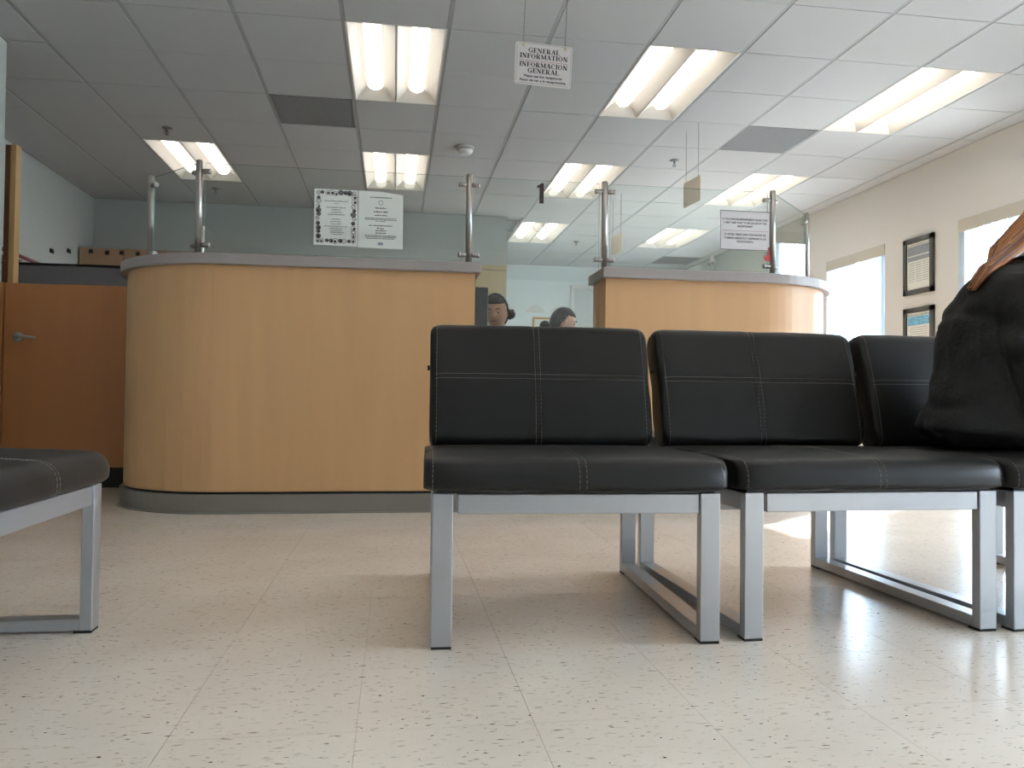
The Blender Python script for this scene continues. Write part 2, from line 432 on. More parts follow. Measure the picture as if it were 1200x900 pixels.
for x, y, lab in ((-1.85, 6.73, 'small sprinkler head on the left ceiling in front of the far left light'), (-1.87, 8.60, 'small sprinkler head on the left ceiling behind the far left light'),
               (2.47, 6.81, 'dark sprinkler head on the right ceiling beside the hanging chains'), (2.43, 10.52, 'distant sprinkler head seen through the middle glass near the second light')):
    if spr is None:
        spr = thing('sprinkler_head', None, 'sprinkler')
        obj('escutcheon', lathe(B(), [(.02, -.008), (.038, -.006), (.042, 0)], 16), M['chain'], spr)
        bm = B(); tube(bm, [(0, 0, 0), (0, 0, -.03)], .010); tube(bm, [(0, 0, -.03), (.014, 0, -.04), (.004, 0, -.055)], .003, 6); tube(bm, [(0, 0, -.03), (-.014, 0, -.04), (-.004, 0, -.055)], .003, 6)
        obj('frame_arms', bm, M['chain'], spr); obj('deflector', lathe(B(), [(.016, -.058), (.017, -.055)], 12), M['chain'], spr); o = spr
    else: o = copy_tree(spr)
    o.location = (x, y, CEIL); o['label'] = lab; o['group'] = 'sprinkler heads'

# windows + blinds
def window(n, a, b, lab_blind, angs):
    f = struct(f'window_{n}', B(), M['wframe'])
    bm = B(); x0, x1 = XR + .10, XR + .14; t = .045
    box(bm, (x0, a, ZS), (x1, b, ZS + t)); box(bm, (x0, a, ZT - t), (x1, b, ZT)); box(bm, (x0, a, ZS), (x1, a + t, ZT)); box(bm, (x0, b - t, ZS), (x1, b, ZT))
    box(bm, (x0, (a + b) / 2 - t / 2, ZS), (x1, (a + b) / 2 + t / 2, ZT))
    obj('window_frame', bm, M['wframe'], f)
    obj('window_sill', mbox((XR - .03, a - .02, ZS - .025), (XR + .08, b + .02, ZS + .002), .004), M['wall_r'], f)
    for k in range(2):
        y0 = a + t if k == 0 else (a + b) / 2 + t / 2; y1 = (a + b) / 2 - t / 2 if k == 0 else b - t
        bm = B(); vs = [bm.verts.new(p) for p in ((x0 + .02, y0, ZS + t), (x0 + .02, y1, ZS + t), (x0 + .02, y1, ZT - t), (x0 + .02, y0, ZT - t))]; bm.faces.new(vs)
        obj('pane', bm, M['wglass'], f)
    bl = thing('vertical_blind', lab_blind, 'blind', (XR + .038, (a + b) / 2, 0), 0, 'vertical window blinds')
    hh = (b - a) / 2
    bm = B(); box(bm, (-.045, -hh + .001, 2.03), (-.037, hh - .001, 2.139)); box(bm, (-.037, -hh + .001, 2.130), (.045, hh - .001, 2.139))
    obj('valance', bm, M['valance'], bl)
    obj('headrail', mbox((-.02, -hh + .01, 2.095), (.02, hh - .01, 2.128)), M['plastic'], bl)
    ns = max(12, round((b - a) / .085)); sl = None
    for k in range(ns):
        y = -hh + .05 + (2 * hh - .1) * k / (ns - 1)
        if sl is None:
            bm = B(); rows = []
            for i in range(5):
                u = -.044 + .088 * i / 4; v = .006 * (1 - (u / .044) ** 2)
                rows.append([bm.verts.new((u, v, 0)), bm.verts.new((u, v, 1.60))])
            for p, q in zip(rows, rows[1:]): bm.faces.new((p[0], q[0], q[1], p[1]))
            o = sl = obj('slat', bm, M['blind'], bl, smooth=True)
        else: o = inst(sl)
        o.location = (0, y, .49); o.rotation_euler = (0, 0, angs(k) + random.uniform(-.06, .06))
    return f
wins = wins[2:] + wins[:2]
window(6, *wins[5], 'open vertical blind on the first office window behind the right counter, unseen and added to brighten the back room', lambda k: 1.0)
window(7, *wins[6], 'open vertical blind on the last office window near the far wall, unseen and added to brighten the back room', lambda k: 1.0)
window(1, *wins[0], 'vertical blind on the far window right of the counter end', lambda k: 1.0 if 5 <= k <= 6 else -.22)
window(2, *wins[1], 'vertical blind on the window behind the ginger-haired person', lambda k: -.30 if k < 9 or k == 13 else .62)
window(3, *wins[2], 'open vertical blind on the first window out of frame to the right', lambda k: .15)
window(4, *wins[3], 'open vertical blind on the second window out of frame to the right', lambda k: .15)
window(5, *wins[4], 'open vertical blind on the window behind the camera', lambda k: .15)

# outdoors
struct('ground_outside', mbox((-40, -45, -.3), (60, 60, -.12)), M['asphalt'])
def tree(x, y, h, lab, s):
    t = thing('tree', lab, 'tree', (x, y, -.12), 0, 'trees outside the windows'); rnd = random.Random(s)
    bm = B(); tube(bm, [(0, 0, 0), (.05, 0, h * .3), (0, .1, h * .6)], [.16, .12, .07], 8); obj('trunk', bm, M['bark'], t)
    bm = B()
    for k in range(26):
        a = rnd.uniform(0, 2 * PI); q = rnd.uniform(0, 1.5); z = h * rnd.uniform(.38, .95)
        r = bmesh.ops.create_icosphere(bm, subdivisions=2, radius=rnd.uniform(.45, .8), matrix=Matrix.Translation((q * math.cos(a), q * math.sin(a), z)))
        for v in r['verts']: v.co += Vector((rnd.uniform(-.1, .1), rnd.uniform(-.1, .1), rnd.uniform(-.1, .1)))
    obj('crown', bm, M['leaf'], t)
for k, (x, y, h, lab) in enumerate([(21, 3, 4.4, 'leafy tree outside, seen mirrored in the angled counter glass'), (22, 9, 4.0, 'second leafy tree outside, to the left of the mirrored one'),
                      (23, 15, 4.6, 'leafy tree outside the far window'), (20, 22, 4.2, 'leafy tree outside beyond the building corner'), (22, 28, 4.8, 'last leafy tree of the row outside')]):
    tree(x, y, h, lab, k)

# ------------------------------------------------------------------ counters
def arc(cx, cy, r, a0, a1, n): return [(cx + r * math.cos(a0 + (a1 - a0) * k / n), cy + r * math.sin(a0 + (a1 - a0) * k / n)) for k in range(n + 1)]
def path_left(off, x_end=.40, y_back=5.17):    # off>0 = outwards
    r = .61 + off
    return [(x_end, 4.02 - off)] + [(x, 4.02 - off) for x in (.0, -.4)] + arc(-.825, 4.63, r, -PI / 2, -PI, 20) + [(-1.435 - off, y_back)]
def path_right(off, x_end=1.088, y_back=8.6):
    r = .62 + off
    return [(x_end, 4.02 - off)] + [(x, 4.02 - off) for x in (1.4, 1.7)] + arc(1.954, 4.64, r, -PI / 2, 0, 20) + [(2.574 + off, 6.5), (2.574 + off, y_back)]
def counter(path, label, ends_top, ends_pan):
    t = thing('reception_counter', label, 'counter', (0, 0, 0))
    obj('body_panel', quadstrip_prism(B(), path(0, ends_pan), path(-.26, ends_pan), .104, 1.210), M['lam'], t)
    obj('toe_kick', quadstrip_prism(B(), path(.018, ends_pan), path(-.24, ends_pan), 0, .092), M['base'], t)
    obj('cove_lip', quadstrip_prism(B(), path(.030, ends_pan), path(.012, ends_pan), 0, .006), M['base'], t)
    obj('shadow_gap', quadstrip_prism(B(), path(-.006, ends_pan), path(-.2, ends_pan), .092, .104), M['dark'], t)
    obj('ledge_top', quadstrip_prism(B(), path(.035, ends_top), path(-.29, ends_top), 1.210, 1.262), M['top'], t, auto=.003)
    return t
counter(path_left, 'long tan laminate reception counter with rounded left end and grey ledge', .428, .402)
counter(path_right, 'shorter tan laminate reception counter with rounded right end beside the window', 1.066, 1.088)
# low desk joining them
t = thing('transaction_desk', 'low desk between the two tan counters, mostly behind the black chairs', 'desk', (0, 0, 0))
obj('front_panel', mbox((.405, 4.04, .10), (1.085, 4.08, .72)), M['lam'], t)
obj('toe_kick', mbox((.405, 4.01, 0), (1.085, 4.09, .10)), M['base'], t)
obj('worktop', mbox((.405, 4.00, .72), (1.085, 4.98, .75), .004), M['top'], t)

# glass screens
def pane(name, p, q, z0, z1, label, top=True, extra=None):
    p, q = Vector((*p, 0)), Vector((*q, 0)); d = (q - p).normalized(); n = Vector((-d.y, d.x, 0)) * .004
    bm = B()
    vs = [bm.verts.new(v + Vector((0, 0, z)) + s * n) for s in (-1, 1) for v, z in ((p, z0), (q, z0), (q, z1), (p, z1))]
    a, b = vs[:4], vs[4:]
    bm.faces.new(a[::-1]); bm.faces.new(b)
    for k, mi in ((0, 1), (1, 1), (2, 2), (3, 1)):
        f = bm.faces.new((a[k], a[(k + 1) % 4], b[(k + 1) % 4], b[k])); f.material_index = mi
    o = obj(name, bm, mats=[M['glass'], M['gedge'], M['gtop']], parent=GP); o.location = (0, 0, -1.262); return o
PZ = 1.745
GP = thing('glass_partition', 'clear glass screen of panels between steel posts along both counters', 'glass screen', (0, 0, 1.262))
posts = [(-1.300, 4.46), (-.975, 4.12), (.376, 4.12), (1.106, 4.12), (2.065, 4.12), (2.515, 4.57), (2.515, 6.05), (2.515, 7.9), (-1.185, 5.10)]
ptop = [PZ] * 8 + [1.62]
seg = [(0, 1), (1, 2), (2, 3), (3, 4), (4, 5), (5, 6), (6, 7)]
slab = ['angled glass panel between the two left posts of the left counter', 'wide glass panel on the left counter with two papers taped to it', 'middle glass panel between the two counters, marked with a black number one',
        'glass panel on the right counter with a notice taped to it', 'narrow angled glass panel on the rounded right end, mirroring the window', 'glass panel running back along the right counter to the distant post', 'farthest glass panel of the right counter run']
for (a, b), lab in zip(seg, slab):
    p, q = Vector(posts[a]), Vector(posts[b]); d = (q - p).normalized()
    z0 = .752 if (a, b) == (2, 3) else 1.290
    pa, qa = p + d * .030, q - d * .030
    pane('glass_panel', pa, qa, z0, PZ - .012, lab)
for i, (x, y) in enumerate(posts):
    h = ptop[i] - 1.262; r = .0165 if i != 8 else .013
    t = obj('glass_post', lathe(B(), [(r, 0.0), (r, h - .003), (r - .003, h)], 20), M['steel'], GP); t.location = (x, y, 0)
    obj('base_flange', lathe(B(), [(r + .008, 0), (r + .008, .004), (r, .006)], 20), M['steel'], t)
    for a, b in seg:
        if i in (a, b):
            d = (Vector(posts[b if i == a else a]) - Vector((x, y))).normalized()
            for z in (.060, h - .055):
                bm = B(); tube(bm, [(d.x * .012, d.y * .012, z), (d.x * .056, d.y * .056, z)], .0125, 14); tube(bm, [(d.x * .044, d.y * .044, z), (d.x * .052, d.y * .054, z)], .0138, 14)
                obj('clamp', bm, M['steel'], t)

# number one on the middle glass
bm = B(); X, Y, Z = .752, 4.108, 1.609
def poly3(bm, pts, y0, y1, mi=0):
    a = [bm.verts.new((x, y0, z)) for x, z in pts]; b = [bm.verts.new((x, y1, z)) for x, z in pts]; n = len(pts)
    bm.faces.new(a); bm.faces.new(b[::-1])
    for k in range(n): bm.faces.new((a[k], a[(k + 1) % n], b[(k + 1) % n], b[k]))
    return bm
poly3(bm, [(X - .004, Z), (X + .018, Z), (X + .018, Z + .107), (X + .004, Z + .107), (X - .004, Z + .099), (X - .017, Z + .094), (X - .017, Z + .080), (X - .004, Z + .084)], Y, Y + .004)
tag(obj('number_sign', bm, M['ink']), 'black number 1 stuck on the middle glass panel', 'number')
bm = B(); tube(bm, [(.745 + .028 * math.cos(a), 4.110, 1.485 + .028 * math.sin(a)) for a in [PI * .9 + 2 * PI * .62 * k / 20 for k in range(21)]], .0012, 5)
tag(obj('speak_hole_rim', bm, M['mar']), 'faint ring of the speaking hole in the middle glass below the number', 'ring')

# ------------------------------------------------------------------ lettering
def text_mesh(lines, w_max, name, m, parent, to3d, bold=.012, squash=1):
    """lines: (text, xcentre, zbase, height, width or None) in local 2D; to3d maps (u,v,off)->Vector"""
    bm = B()
    for txt, uc, vb, hgt, wid in lines:
        cu = bpy.data.curves.new('t', 'FONT'); cu.body = txt; cu.size = 1; cu.offset = bold; cu.resolution_u = 3
        ob = bpy.data.objects.new('t', cu); me = bpy.data.meshes.new_from_object(ob)
        if not me.vertices: continue
        xs = [v.co.x for v in me.vertices]; ys = [v.co.y for v in me.vertices]
        x0, x1 = min(xs), max(xs); sy = hgt / .72; sx = (wid / (x1 - x0)) if wid else sy
        off = len(bm.verts); vs = [bm.verts.new(to3d(uc + (v.co.x - (x0 + x1) / 2) * sx, vb + v.co.y * sy, .0008)) for v in me.vertices]
        for p in me.polygons:
            try: bm.faces.new([vs[k] for k in p.vertices])
            except ValueError: pass
        bpy.data.objects.remove(ob); bpy.data.curves.remove(cu); bpy.data.meshes.remove(me)
    me = bpy.data.meshes.new(name); bm.to_mesh(me); bm.free()
    return obj(name, me, m, parent)
# serif capitals for the hanging sign: strokes (x0,y0,x1,y1,width) in a unit cell
TK, TN = .25, .085
GL = {
 'I': (.42, [(.21, 0, .21, 1, TK), (.02, .03, .40, .03, TN), (.02, .97, .40, .97, TN)]),
 'L': (.74, [(.2, 0, .2, 1, TK), (.02, .03, .70, .03, TN), (.02, .97, .38, .97, TN), (.68, .0, .70, .28, TN)]),
 'E': (.76, [(.2, 0, .2, 1, TK), (.02, .03, .70, .03, TN), (.02, .97, .68, .97, TN), (.25, .51, .52, .51, TN), (.68, 0, .70, .26, TN), (.66, .76, .68, 1, TN), (.52, .38, .52, .64, TN)]),
 'F': (.72, [(.2, 0, .2, 1, TK), (.02, .03, .38, .03, TN), (.02, .97, .68, .97, TN), (.25, .51, .52, .51, TN), (.66, .74, .68, 1, TN), (.52, .38, .52, .64, TN)]),
 'N': (.92, [(.15, 0, .15, 1, TN), (.74, 0, .74, 1, TN), (.15, .97, .74, .05, TK), (.0, .03, .30, .03, TN), (.60, .97, .9, .97, TN), (0, .97, .2, .97, TN)]),
 'M': (1.10, [(.14, 0, .14, 1, TN), (.90, 0, .90, 1, TK), (.16, .97, .50, .08, TK * .9), (.50, .08, .86, .97, TN), (0, .03, .28, .03, TN), (.74, .03, 1.06, .03, TN), (0, .97, .2, .97, TN), (.9, .97, 1.06, .97, TN)]),
 'A': (.88, [(.42, 1, .10, 0, TN), (.42, 1, .72, 0, TK), (.2, .33, .62, .33, TN), (0, .03, .24, .03, TN), (.56, .03, .88, .03, TN)]),
 'T': (.80, [(.39, 0, .39, 1, TK), (.2, .03, .58, .03, TN), (.03, .97, .75, .97, TN), (.04, .74, .04, 1, TN), (.74, .74, .74, 1, TN)]),
 'R': (.90, [(.2, 0, .2, 1, TK), (.02, .03, .38, .03, TN), (.02, .97, .5, .97, TN), (.5, .97, .62, .88, TN), (.64, .88, .64, .62, TK * .9), (.62, .60, .48, .50, TN), (.25, .50, .5, .50, TN), (.42, .48, .70, .04, TK), (.66, .03, .88, .03, TN)]),
 'O': (.92, [(.12, .3, .12, .7, TK), (.76, .3, .76, .7, TK), (.14, .72, .30, .96, TN * 1.5), (.58, .96, .74, .72, TN * 1.5), (.14, .28, .30, .04, TN * 1.5), (.58, .04, .74, .28, TN * 1.5), (.28, .97, .60, .97, TN), (.28, .03, .60, .03, TN)]),
 'C': (.84, [(.12, .3, .12, .7, TK), (.14, .72, .30, .96, TN * 1.5), (.14, .28, .30, .04, TN * 1.5), (.28, .97, .62, .97, TN), (.28, .03, .60, .03, TN), (.60, .04, .76, .22, TN), (.60, .96, .72, .72, TN), (.73, .68, .73, 1, TN)]),
 'G': (.94, [(.12, .3, .12, .7, TK), (.14, .72, .30, .96, TN * 1.5), (.14, .28, .30, .04, TN * 1.5), (.28, .97, .62, .97, TN), (.28, .03, .64, .03, TN), (.60, .96, .74, .72, TN), (.75, .68, .75, 1, TN), (.72, .02, .72, .42, TK), (.56, .44, .90, .44, TN)])}
def serif(bm, word, uc, vb, h, width, to3d):
    tot = sum(GL[c][0] for c in word) + .06 * (len(word) - 1); s = width / tot; x = uc - width / 2; cnt = 0
    for c in word:
        for k, (x0, y0, x1, y1, wd) in enumerate(GL[c][1]):
            p, q = Vector((x0 * s, y0 * h)), Vector((x1 * s, y1 * h)); d = (q - p).normalized(); n = Vector((-d.y, d.x)) * wd * s * .5
            cnt += 1
            bm.faces.new([bm.verts.new(to3d(x + a.x, vb + a.y, .0008 + .00003 * (cnt % 9))) for a in (p - n, q - n, q + n, p + n)])
        x += (GL[c][0] + .06) * s
def bars(bm, to3d, rows, rnd):     # illegible small print: (uc, v, width, height)
    for uc, v, wdt, h in rows:
        u = uc - wdt / 2
        while u < uc + wdt / 2:
            wl = rnd.uniform(.6, 2.2) * h
            e = min(u + wl, uc + wdt / 2); k = u
            while k < e:
                g = h * .32; hh = h * rnd.choice((.55, .6, .9, .6))
                bm.faces.new([bm.verts.new(to3d(a, b, .0008)) for a, b in ((k, v), (k + g * .7, v), (k + g * .7, v + hh), (k, v + hh))]); k += g
            u = e + h * .35

# hanging general information sign (front faces the camera)
def chain(bm, a, b):
    a, b = Vector(a), Vector(b); n = max(2, int((b - a).length / .012)); d = (b - a) / n
    for k in range(n):
        p = a + d * k; s = Vector((.0022, 0, 0)) if k % 2 else Vector((0, .0022, 0))
        tube(bm, [p - d * .12 + s, p + d * 1.12 + s], .0009, 4); tube(bm, [p - d * .12 - s, p + d * 1.12 - s], .0009, 4)
def hang_sign(loc, rz, label, w, h, front, back, chains_top, tilt=0):
    t = thing('hanging_sign', label, 'sign', loc, rz); t.rotation_euler = (0, tilt, rz)
    bm = B(); r = .012; pts = []
    for cx, cz, a0 in ((w / 2 - r, h - r, 0), (-w / 2 + r, h - r, PI / 2), (-w / 2 + r, r, PI), (w / 2 - r, r, 1.5 * PI)):
        pts += [(cx + r * math.cos(a0 + PI / 2 * k / 4), cz + r * math.sin(a0 + PI / 2 * k / 4)) for k in range(5)]
    poly3(bm, pts, -.003, .003); obj('board', bm, back, t)
    bm = B(); poly3(bm, [(x * .985, (z - h / 2) * .98 + h / 2) for x, z in pts], -.0036, -.003); obj('face_sheet', bm, front, t)
    bm = B()
    for s in (-1, 1): chain(bm, (s * w * .37, 0, h - .014), (s * w * .37, 0, chains_top - loc[2]))
    cc = obj('chain', bm, M['chain'], t)
    for s in (-1, 1):
        bm = B(); x = s * w * .37
        tube(bm, [(x + .005 * math.cos(q), -.005, h - .014 + .007 * math.sin(q)) for q in [2 * PI * k / 10 for k in range(11)]], .0018, 6)
        obj('hook', bm, M['brass'], t)
    return t
SW, SH = .290, .213
sg = hang_sign((.719, 3.9, 2.150), 0, 'white bilingual general information sign hanging from two chains', SW, SH, M['signw'], M['plastic'], CEIL, tilt=.035)
to3 = lambda u, v, o: Vector((u, -.0036 - o, v))
bm = B()
serif(bm, 'GENERAL', 0, .163, .024, .160, to3); serif(bm, 'INFORMATION', 0, .133, .024, .246, to3)
serif(bm, 'INFORMACION', 0, .090, .024, .246, to3); serif(bm, 'GENERAL', 0, .060, .024, .160, to3)
obj('lettering', bm, M['ink'], sg)
text_mesh([('Please see the receptionist', 0, .038, .0125, .195), ('Favor de ver a la recepcionista', 0, .017, .0125, .235)], 0, 'small_lettering', M['ink'], sg, to3, bold=.03)
bm = B(); box(bm, (-SW * .43, -.0046, .121), (SW * .43, -.0040, .1228)); obj('divider_line', bm, M['mar'], sg)
bm = B(); e = .006
for a, b in (((-SW / 2 + e + .008, e), (SW / 2 - e - .008, e + .0012)), ((-SW / 2 + e + .008, SH - e - .0012), (SW / 2 - e - .008, SH - e)), ((-SW / 2 + e, e + .008), (-SW / 2 + e + .0012, SH - e - .008)), ((SW / 2 - e - .0012, e + .008), (SW / 2 - e, SH - e - .008))):
    box(bm, (a[0], -.0044, a[1]), (b[0], -.0040, b[1]))
obj('border_line', bm, M['inkg'], sg)
hang_sign((2.31, 5.96, 2.13), math.radians(97), 'tan-backed sign hanging edge-on from chains above the right counter', .27, .20, M['signb'], M['signb'], CEIL)
hang_sign((2.31, 8.1, 2.13), math.radians(99), 'farther tan-backed sign hanging edge-on, seen through the glass beside the post', .27, .20, M['signb'], M['signb'], CEIL)

# papers on the glass
YG = 4.112
rnd = random.Random(3)
def paper(name, label, x0, x1, z0, z1, m, y=YG, skew=0):
    t = thing(name, label, 'paper', (0, 0, 0)); bm = B()
    pts = [(x0, z0), (x1, z0 - .002), (x1 - .001, z1 - abs(skew)), ((x0 + x1) / 2, z1), (x0, z1)]
    poly3(bm, pts, y, y + .0012); obj('sheet', bm, m, t); return t
t3 = lambda u, v, o: Vector((u, YG - o, v))
pl = paper('paper_notice', 'left taped paper with a border of black and white fruit drawings', -.414, -.197, 1.344, 1.630, M['paper'])
bm = B(); bg_ = B()
def blob(bmx, u, v, r, o):
    n = 10; bmx.faces.new([bmx.verts.new(t3(u + r * (1 + .15 * math.sin(3 * a + u * 90)) * math.cos(a), v + r * math.sin(a), o)) for a in [2 * PI * k / n for k in range(n)]])
def ring(bmx, u, v, r, w, o):
    n = 14
    for k in range(n):
        a, b = 2 * PI * k / n, 2 * PI * (k + 1) / n
        bmx.faces.new([bmx.verts.new(t3(u + q * math.cos(c), v + q * math.sin(c), o)) for q, c in ((r, a), (r, b), (r - w, b), (r - w, a))])
cnt = 0
per = [(-.394 + .178 * k / 8, 1.612) for k in range(9)] + [(-.216, 1.612 - .242 * k / 11) for k in range(1, 12)] + [(-.216 - .178 * k / 8, 1.366) for k in range(1, 9)] + [(-.394, 1.368 + .242 * k / 11) for k in range(1, 11)]
for u, v in per:
    cnt += 1; r = rnd.uniform(.009, .0145); u += rnd.uniform(-.003, .003); v += rnd.uniform(-.003, .003)
    (blob if rnd.random() < .45 else lambda b, a, c, d, e: None)(bg_, u, v, r, .0006 + cnt * .00001)
    ring(bm, u, v, r, .0022, .0008 + cnt * .00001)
    if rnd.random() < .55: blob(bm, u + rnd.uniform(-.004, .004), v - .002, r * .5, .0012 + cnt * .00001)
    else: ring(bm, u, v, r * .55, .0016, .0012)
obj('border_drawing', bm, M['ink'], pl)['kind'] = 'stuff'; obj('border_shading', bg_, M['inkg'], pl)['kind'] = 'stuff'
bm = B(); rows = [(-.305, 1.568, .118, .006), (-.305, 1.556, .02, .005), (-.305, 1.535, .096, .006), (-.305, 1.523, .044, .006), (-.305, 1.511, .056, .006), (-.305, 1.499, .082, .006),
        (-.305, 1.475, .046, .006), (-.305, 1.463, .056, .006), (-.305, 1.451, .052, .006), (-.305, 1.439, .118, .006), (-.305, 1.428, .066, .006), (-.302, 1.417, .056, .006), (-.300, 1.408, .07, .006), (-.300, 1.399, .052, .005)]
bars(bm, t3, rows, rnd); obj('small_print', bm, M['ink'], pl)['kind'] = 'stuff'
pr = paper('paper_notice', 'right taped paper of plain centred text, its top right corner curling', -.193, .034, 1.338, 1.630, M['paper'], skew=.014)
bm = B(); c = -.080
rows = [(c, 1.596, .108, .008), (c, 1.541, .056, .009), (c, 1.521, .072, .010), (c, 1.504, .062, .008), (c, 1.489, .16, .006), (c, 1.482, .16, .005), (c, 1.474, .05, .005),
        (c, 1.451, .118, .008), (c, 1.437, .036, .008), (c, 1.425, .054, .008), (c, 1.412, .052, .009), (c, 1.400, .158, .006), (c, 1.393, .158, .006), (c, 1.385, .14, .006)]
bars(bm, t3, rows, rnd); ring(bm, c, 1.572, .012, .0018, .0008); obj('small_print', bm, M['ink'], pr)['kind'] = 'stuff'
bm = B(); box(bm, (c - .013, YG - .0008, 1.353), (c + .013, YG - .0002, 1.367)); obj('seal', bm, M['greyprint'], pr)
nt_ = thing('counter_notice', 'bilingual notice in a clear sleeve taped to the right counter glass', 'notice', (0, 0, 0))
bm = B(); poly3(bm, [(1.757, 1.409), (2.046, 1.402), (2.044, 1.618), (1.757, 1.622)], YG, YG + .0015); obj('sheet', bm, M['signw'], nt_)
bm = B()
for a, b in (((1.757, YG - .001, 1.618), (2.046, YG, 1.622)), ((1.757, YG - .001, 1.405), (2.046, YG, 1.409)), ((1.757, YG - .001, 1.405), (1.7595, YG, 1.622)), ((2.0435, YG - .001, 1.405), (2.046, YG, 1.622))): box(bm, a, b)
obj('sleeve_edge', bm, M['inkg'], nt_)
bm = B(); box(bm, (1.765, YG - .0008, 1.511), (2.038, YG - .0001, 1.5125)); obj('divider_line', bm, M['mar'], nt_)
ln = [('IF YOU HAVE AN APPOINTMENT PLEASE TAKE', 1.901, 1.569, .0105, .262), ('A SEAT AND WAIT TO BE CALLED BY THE', 1.901, 1.550, .0105, .250), ('RECEPTIONIST', 1.901, 1.531, .0105, .088),
      ('SI USTED TIENE UNA CITA FAVOR DE', 1.901, 1.485, .0105, .240), ('TOMAR ASIENTO Y ESPERAR A LA', 1.901, 1.465, .0105, .245), ('RECEPCIONISTA', 1.901, 1.446, .0105, .096)]
text_mesh(ln, 0, 'lettering', M['ink'], nt_, t3, bold=.02)
bm = B(); poly3(bm, [(2.010, 1.372), (2.020, 1.352), (2.044, 1.345), (2.050, 1.372), (2.044, 1.40), (2.044, 1.425), (2.034, 1.425), (2.034, 1.385)], YG - .001, YG + .001)  # red reflection painted as a flat patch on the pane
tag(obj('red_reflection_patch', bm, M['red']), 'small red ribbon of reflected light painted on the glass beside the lower clamp under the notice', 'glint')

# ------------------------------------------------------------------ gate, back room
gt = thing('half_door', 'low brown wood gate with a lever handle left of the long counter', 'gate', (0, 0, 0))
obj('door_panel', mbox((-2.336, 5.18, .125), (-1.435, 5.225, 1.243), .002), M['lamdark'], gt)
obj('kick_plate', mbox((-2.33, 5.21, .0), (-1.44, 5.26, .124)), M['dark'], gt)
hd = B(); lathe(hd, [(.032, 0), (.032, .008), (.022, .014), (.012, .016), (.012, .05), (.004, .052)], 20)
bmesh.ops.rotate(hd, verts=hd.verts, matrix=Matrix.Rotation(PI / 2, 3, 'X')); bmesh.ops.translate(hd, verts=hd.verts, vec=(-2.255, 5.18, .915))
tube(hd, [(-2.255, 5.135, .915), (-2.225, 5.130, .916), (-2.17, 5.132, .914), (-2.14, 5.138, .912)], [.011, .010, .008, .007], 10)
obj('lever_handle', hd, M['steel'], gt)
sp_ = thing('side_panel', 'narrow brown wood panel hinging the low gate at the left edge', 'panel', (0, 0, 0))
obj('board', mbox((XS + .005, 5.18, .125), (-2.342, 5.225, 1.245), .002), M['lamdark'], sp_)
obj('kick_plate', mbox((XS + .005, 5.20, 0), (-2.345, 5.26, .124)), M['dark'], sp_)
dj = struct('door_1', B(), M['brownwood']); obj('door_slab', mbox((-2.470, 5.44, 0), (-2.435, 5.52, 2.16)), M['brownwood'], dj); obj('door_edge', mbox((-2.434, 5.43, 0), (-2.402, 5.50, 2.16)), M['tanwood'], dj)
pt = thing('office_partition', 'dark grey fabric partition standing behind the low gate', 'partition', (0, 0, 0))
obj('fabric_panel', mbox((XL + .02, 6.30, 0.03), (-.9, 6.35, 1.530), .01), M['panel'], pt)
obj('top_cap', mbox((XL + .02, 6.292, 1.530), (-.9, 6.358, 1.545), .003), M['dark'], pt)
obj('foot', mbox((XL + .02, 6.28, 0), (-.9, 6.37, .03), .003), M['dark'], pt)
for k in range(6):
    x0 = -3.28 + .44 * k
    t = thing('storage_cabinet', ('tall brown wood cabinet at the back wall, ' + ['leftmost, in the room corner', 'second from the corner', 'third from the corner', 'fourth from the corner', 'fifth from the corner', 'last of the row to the right'][k]), 'cabinet', (0, 0, 0), 0, 'tall cabinets along the back wall')
    obj('body', mbox((x0, 8.872, .0), (x0 + .436, 9.27, 2.125)), M['cabwood'], t)
    d = obj('door', mbox((x0 + .003, 8.85, .08), (x0 + .433, 8.871, 2.12), .002), M['cabwood'], t)
    obj('handle', mbox((x0 + .38, 8.83, 1.0), (x0 + .395, 8.85, 1.12), .003), M['steel'], d)
for k, (x, z) in enumerate(((-3.165, 2.083), (-3.005, 2.075), (-2.862, 2.078), (-2.70, 2.075))):
    tag(obj('magnet_square', mbox((x - .02, 8.838, z - .02), (x + .02, 8.8495, z + .02), .002), M['dark']), 'small black square on the cabinet tops, ' + ['nearest the room corner', 'second from the room corner', 'third from the room corner', 'rightmost, beside the glass post'][k], 'square', 'black squares in a row')
for k, (y, z) in enumerate(((8.216, 1.965), (8.62, 2.04))):
    tag(obj('magnet_square', mbox((XL, y - .035, z - .02), (XL + .012, y + .035, z + .02), .002), M['dark']), 'small black square on the left wall, ' + ['farther from the corner', 'nearer the corner'][k], 'square', 'black squares in a row')
rr = thing('slanted_rail', 'dark red slanted rail with a small rack above the grey partition', 'rail', (0, 0, 0))
bm = B(); tube(bm, [(-3.05, 6.55, 1.71), (-2.60, 6.55, 1.53)], .014, 8); obj('rail', bm, M['mar'], rr)
bm = B()
for k in range(4): tube(bm, [(-2.98 + .04 * k, 6.56, 0), (-2.98 + .04 * k, 6.56, 1.64 - .012 * k)], .006, 6)
for z in (1.57, 1.60): tube(bm, [(-2.99, 6.56, z), (-2.84, 6.56, z)], .006, 6)
obj('rack_bars', bm, M['mar'], rr)
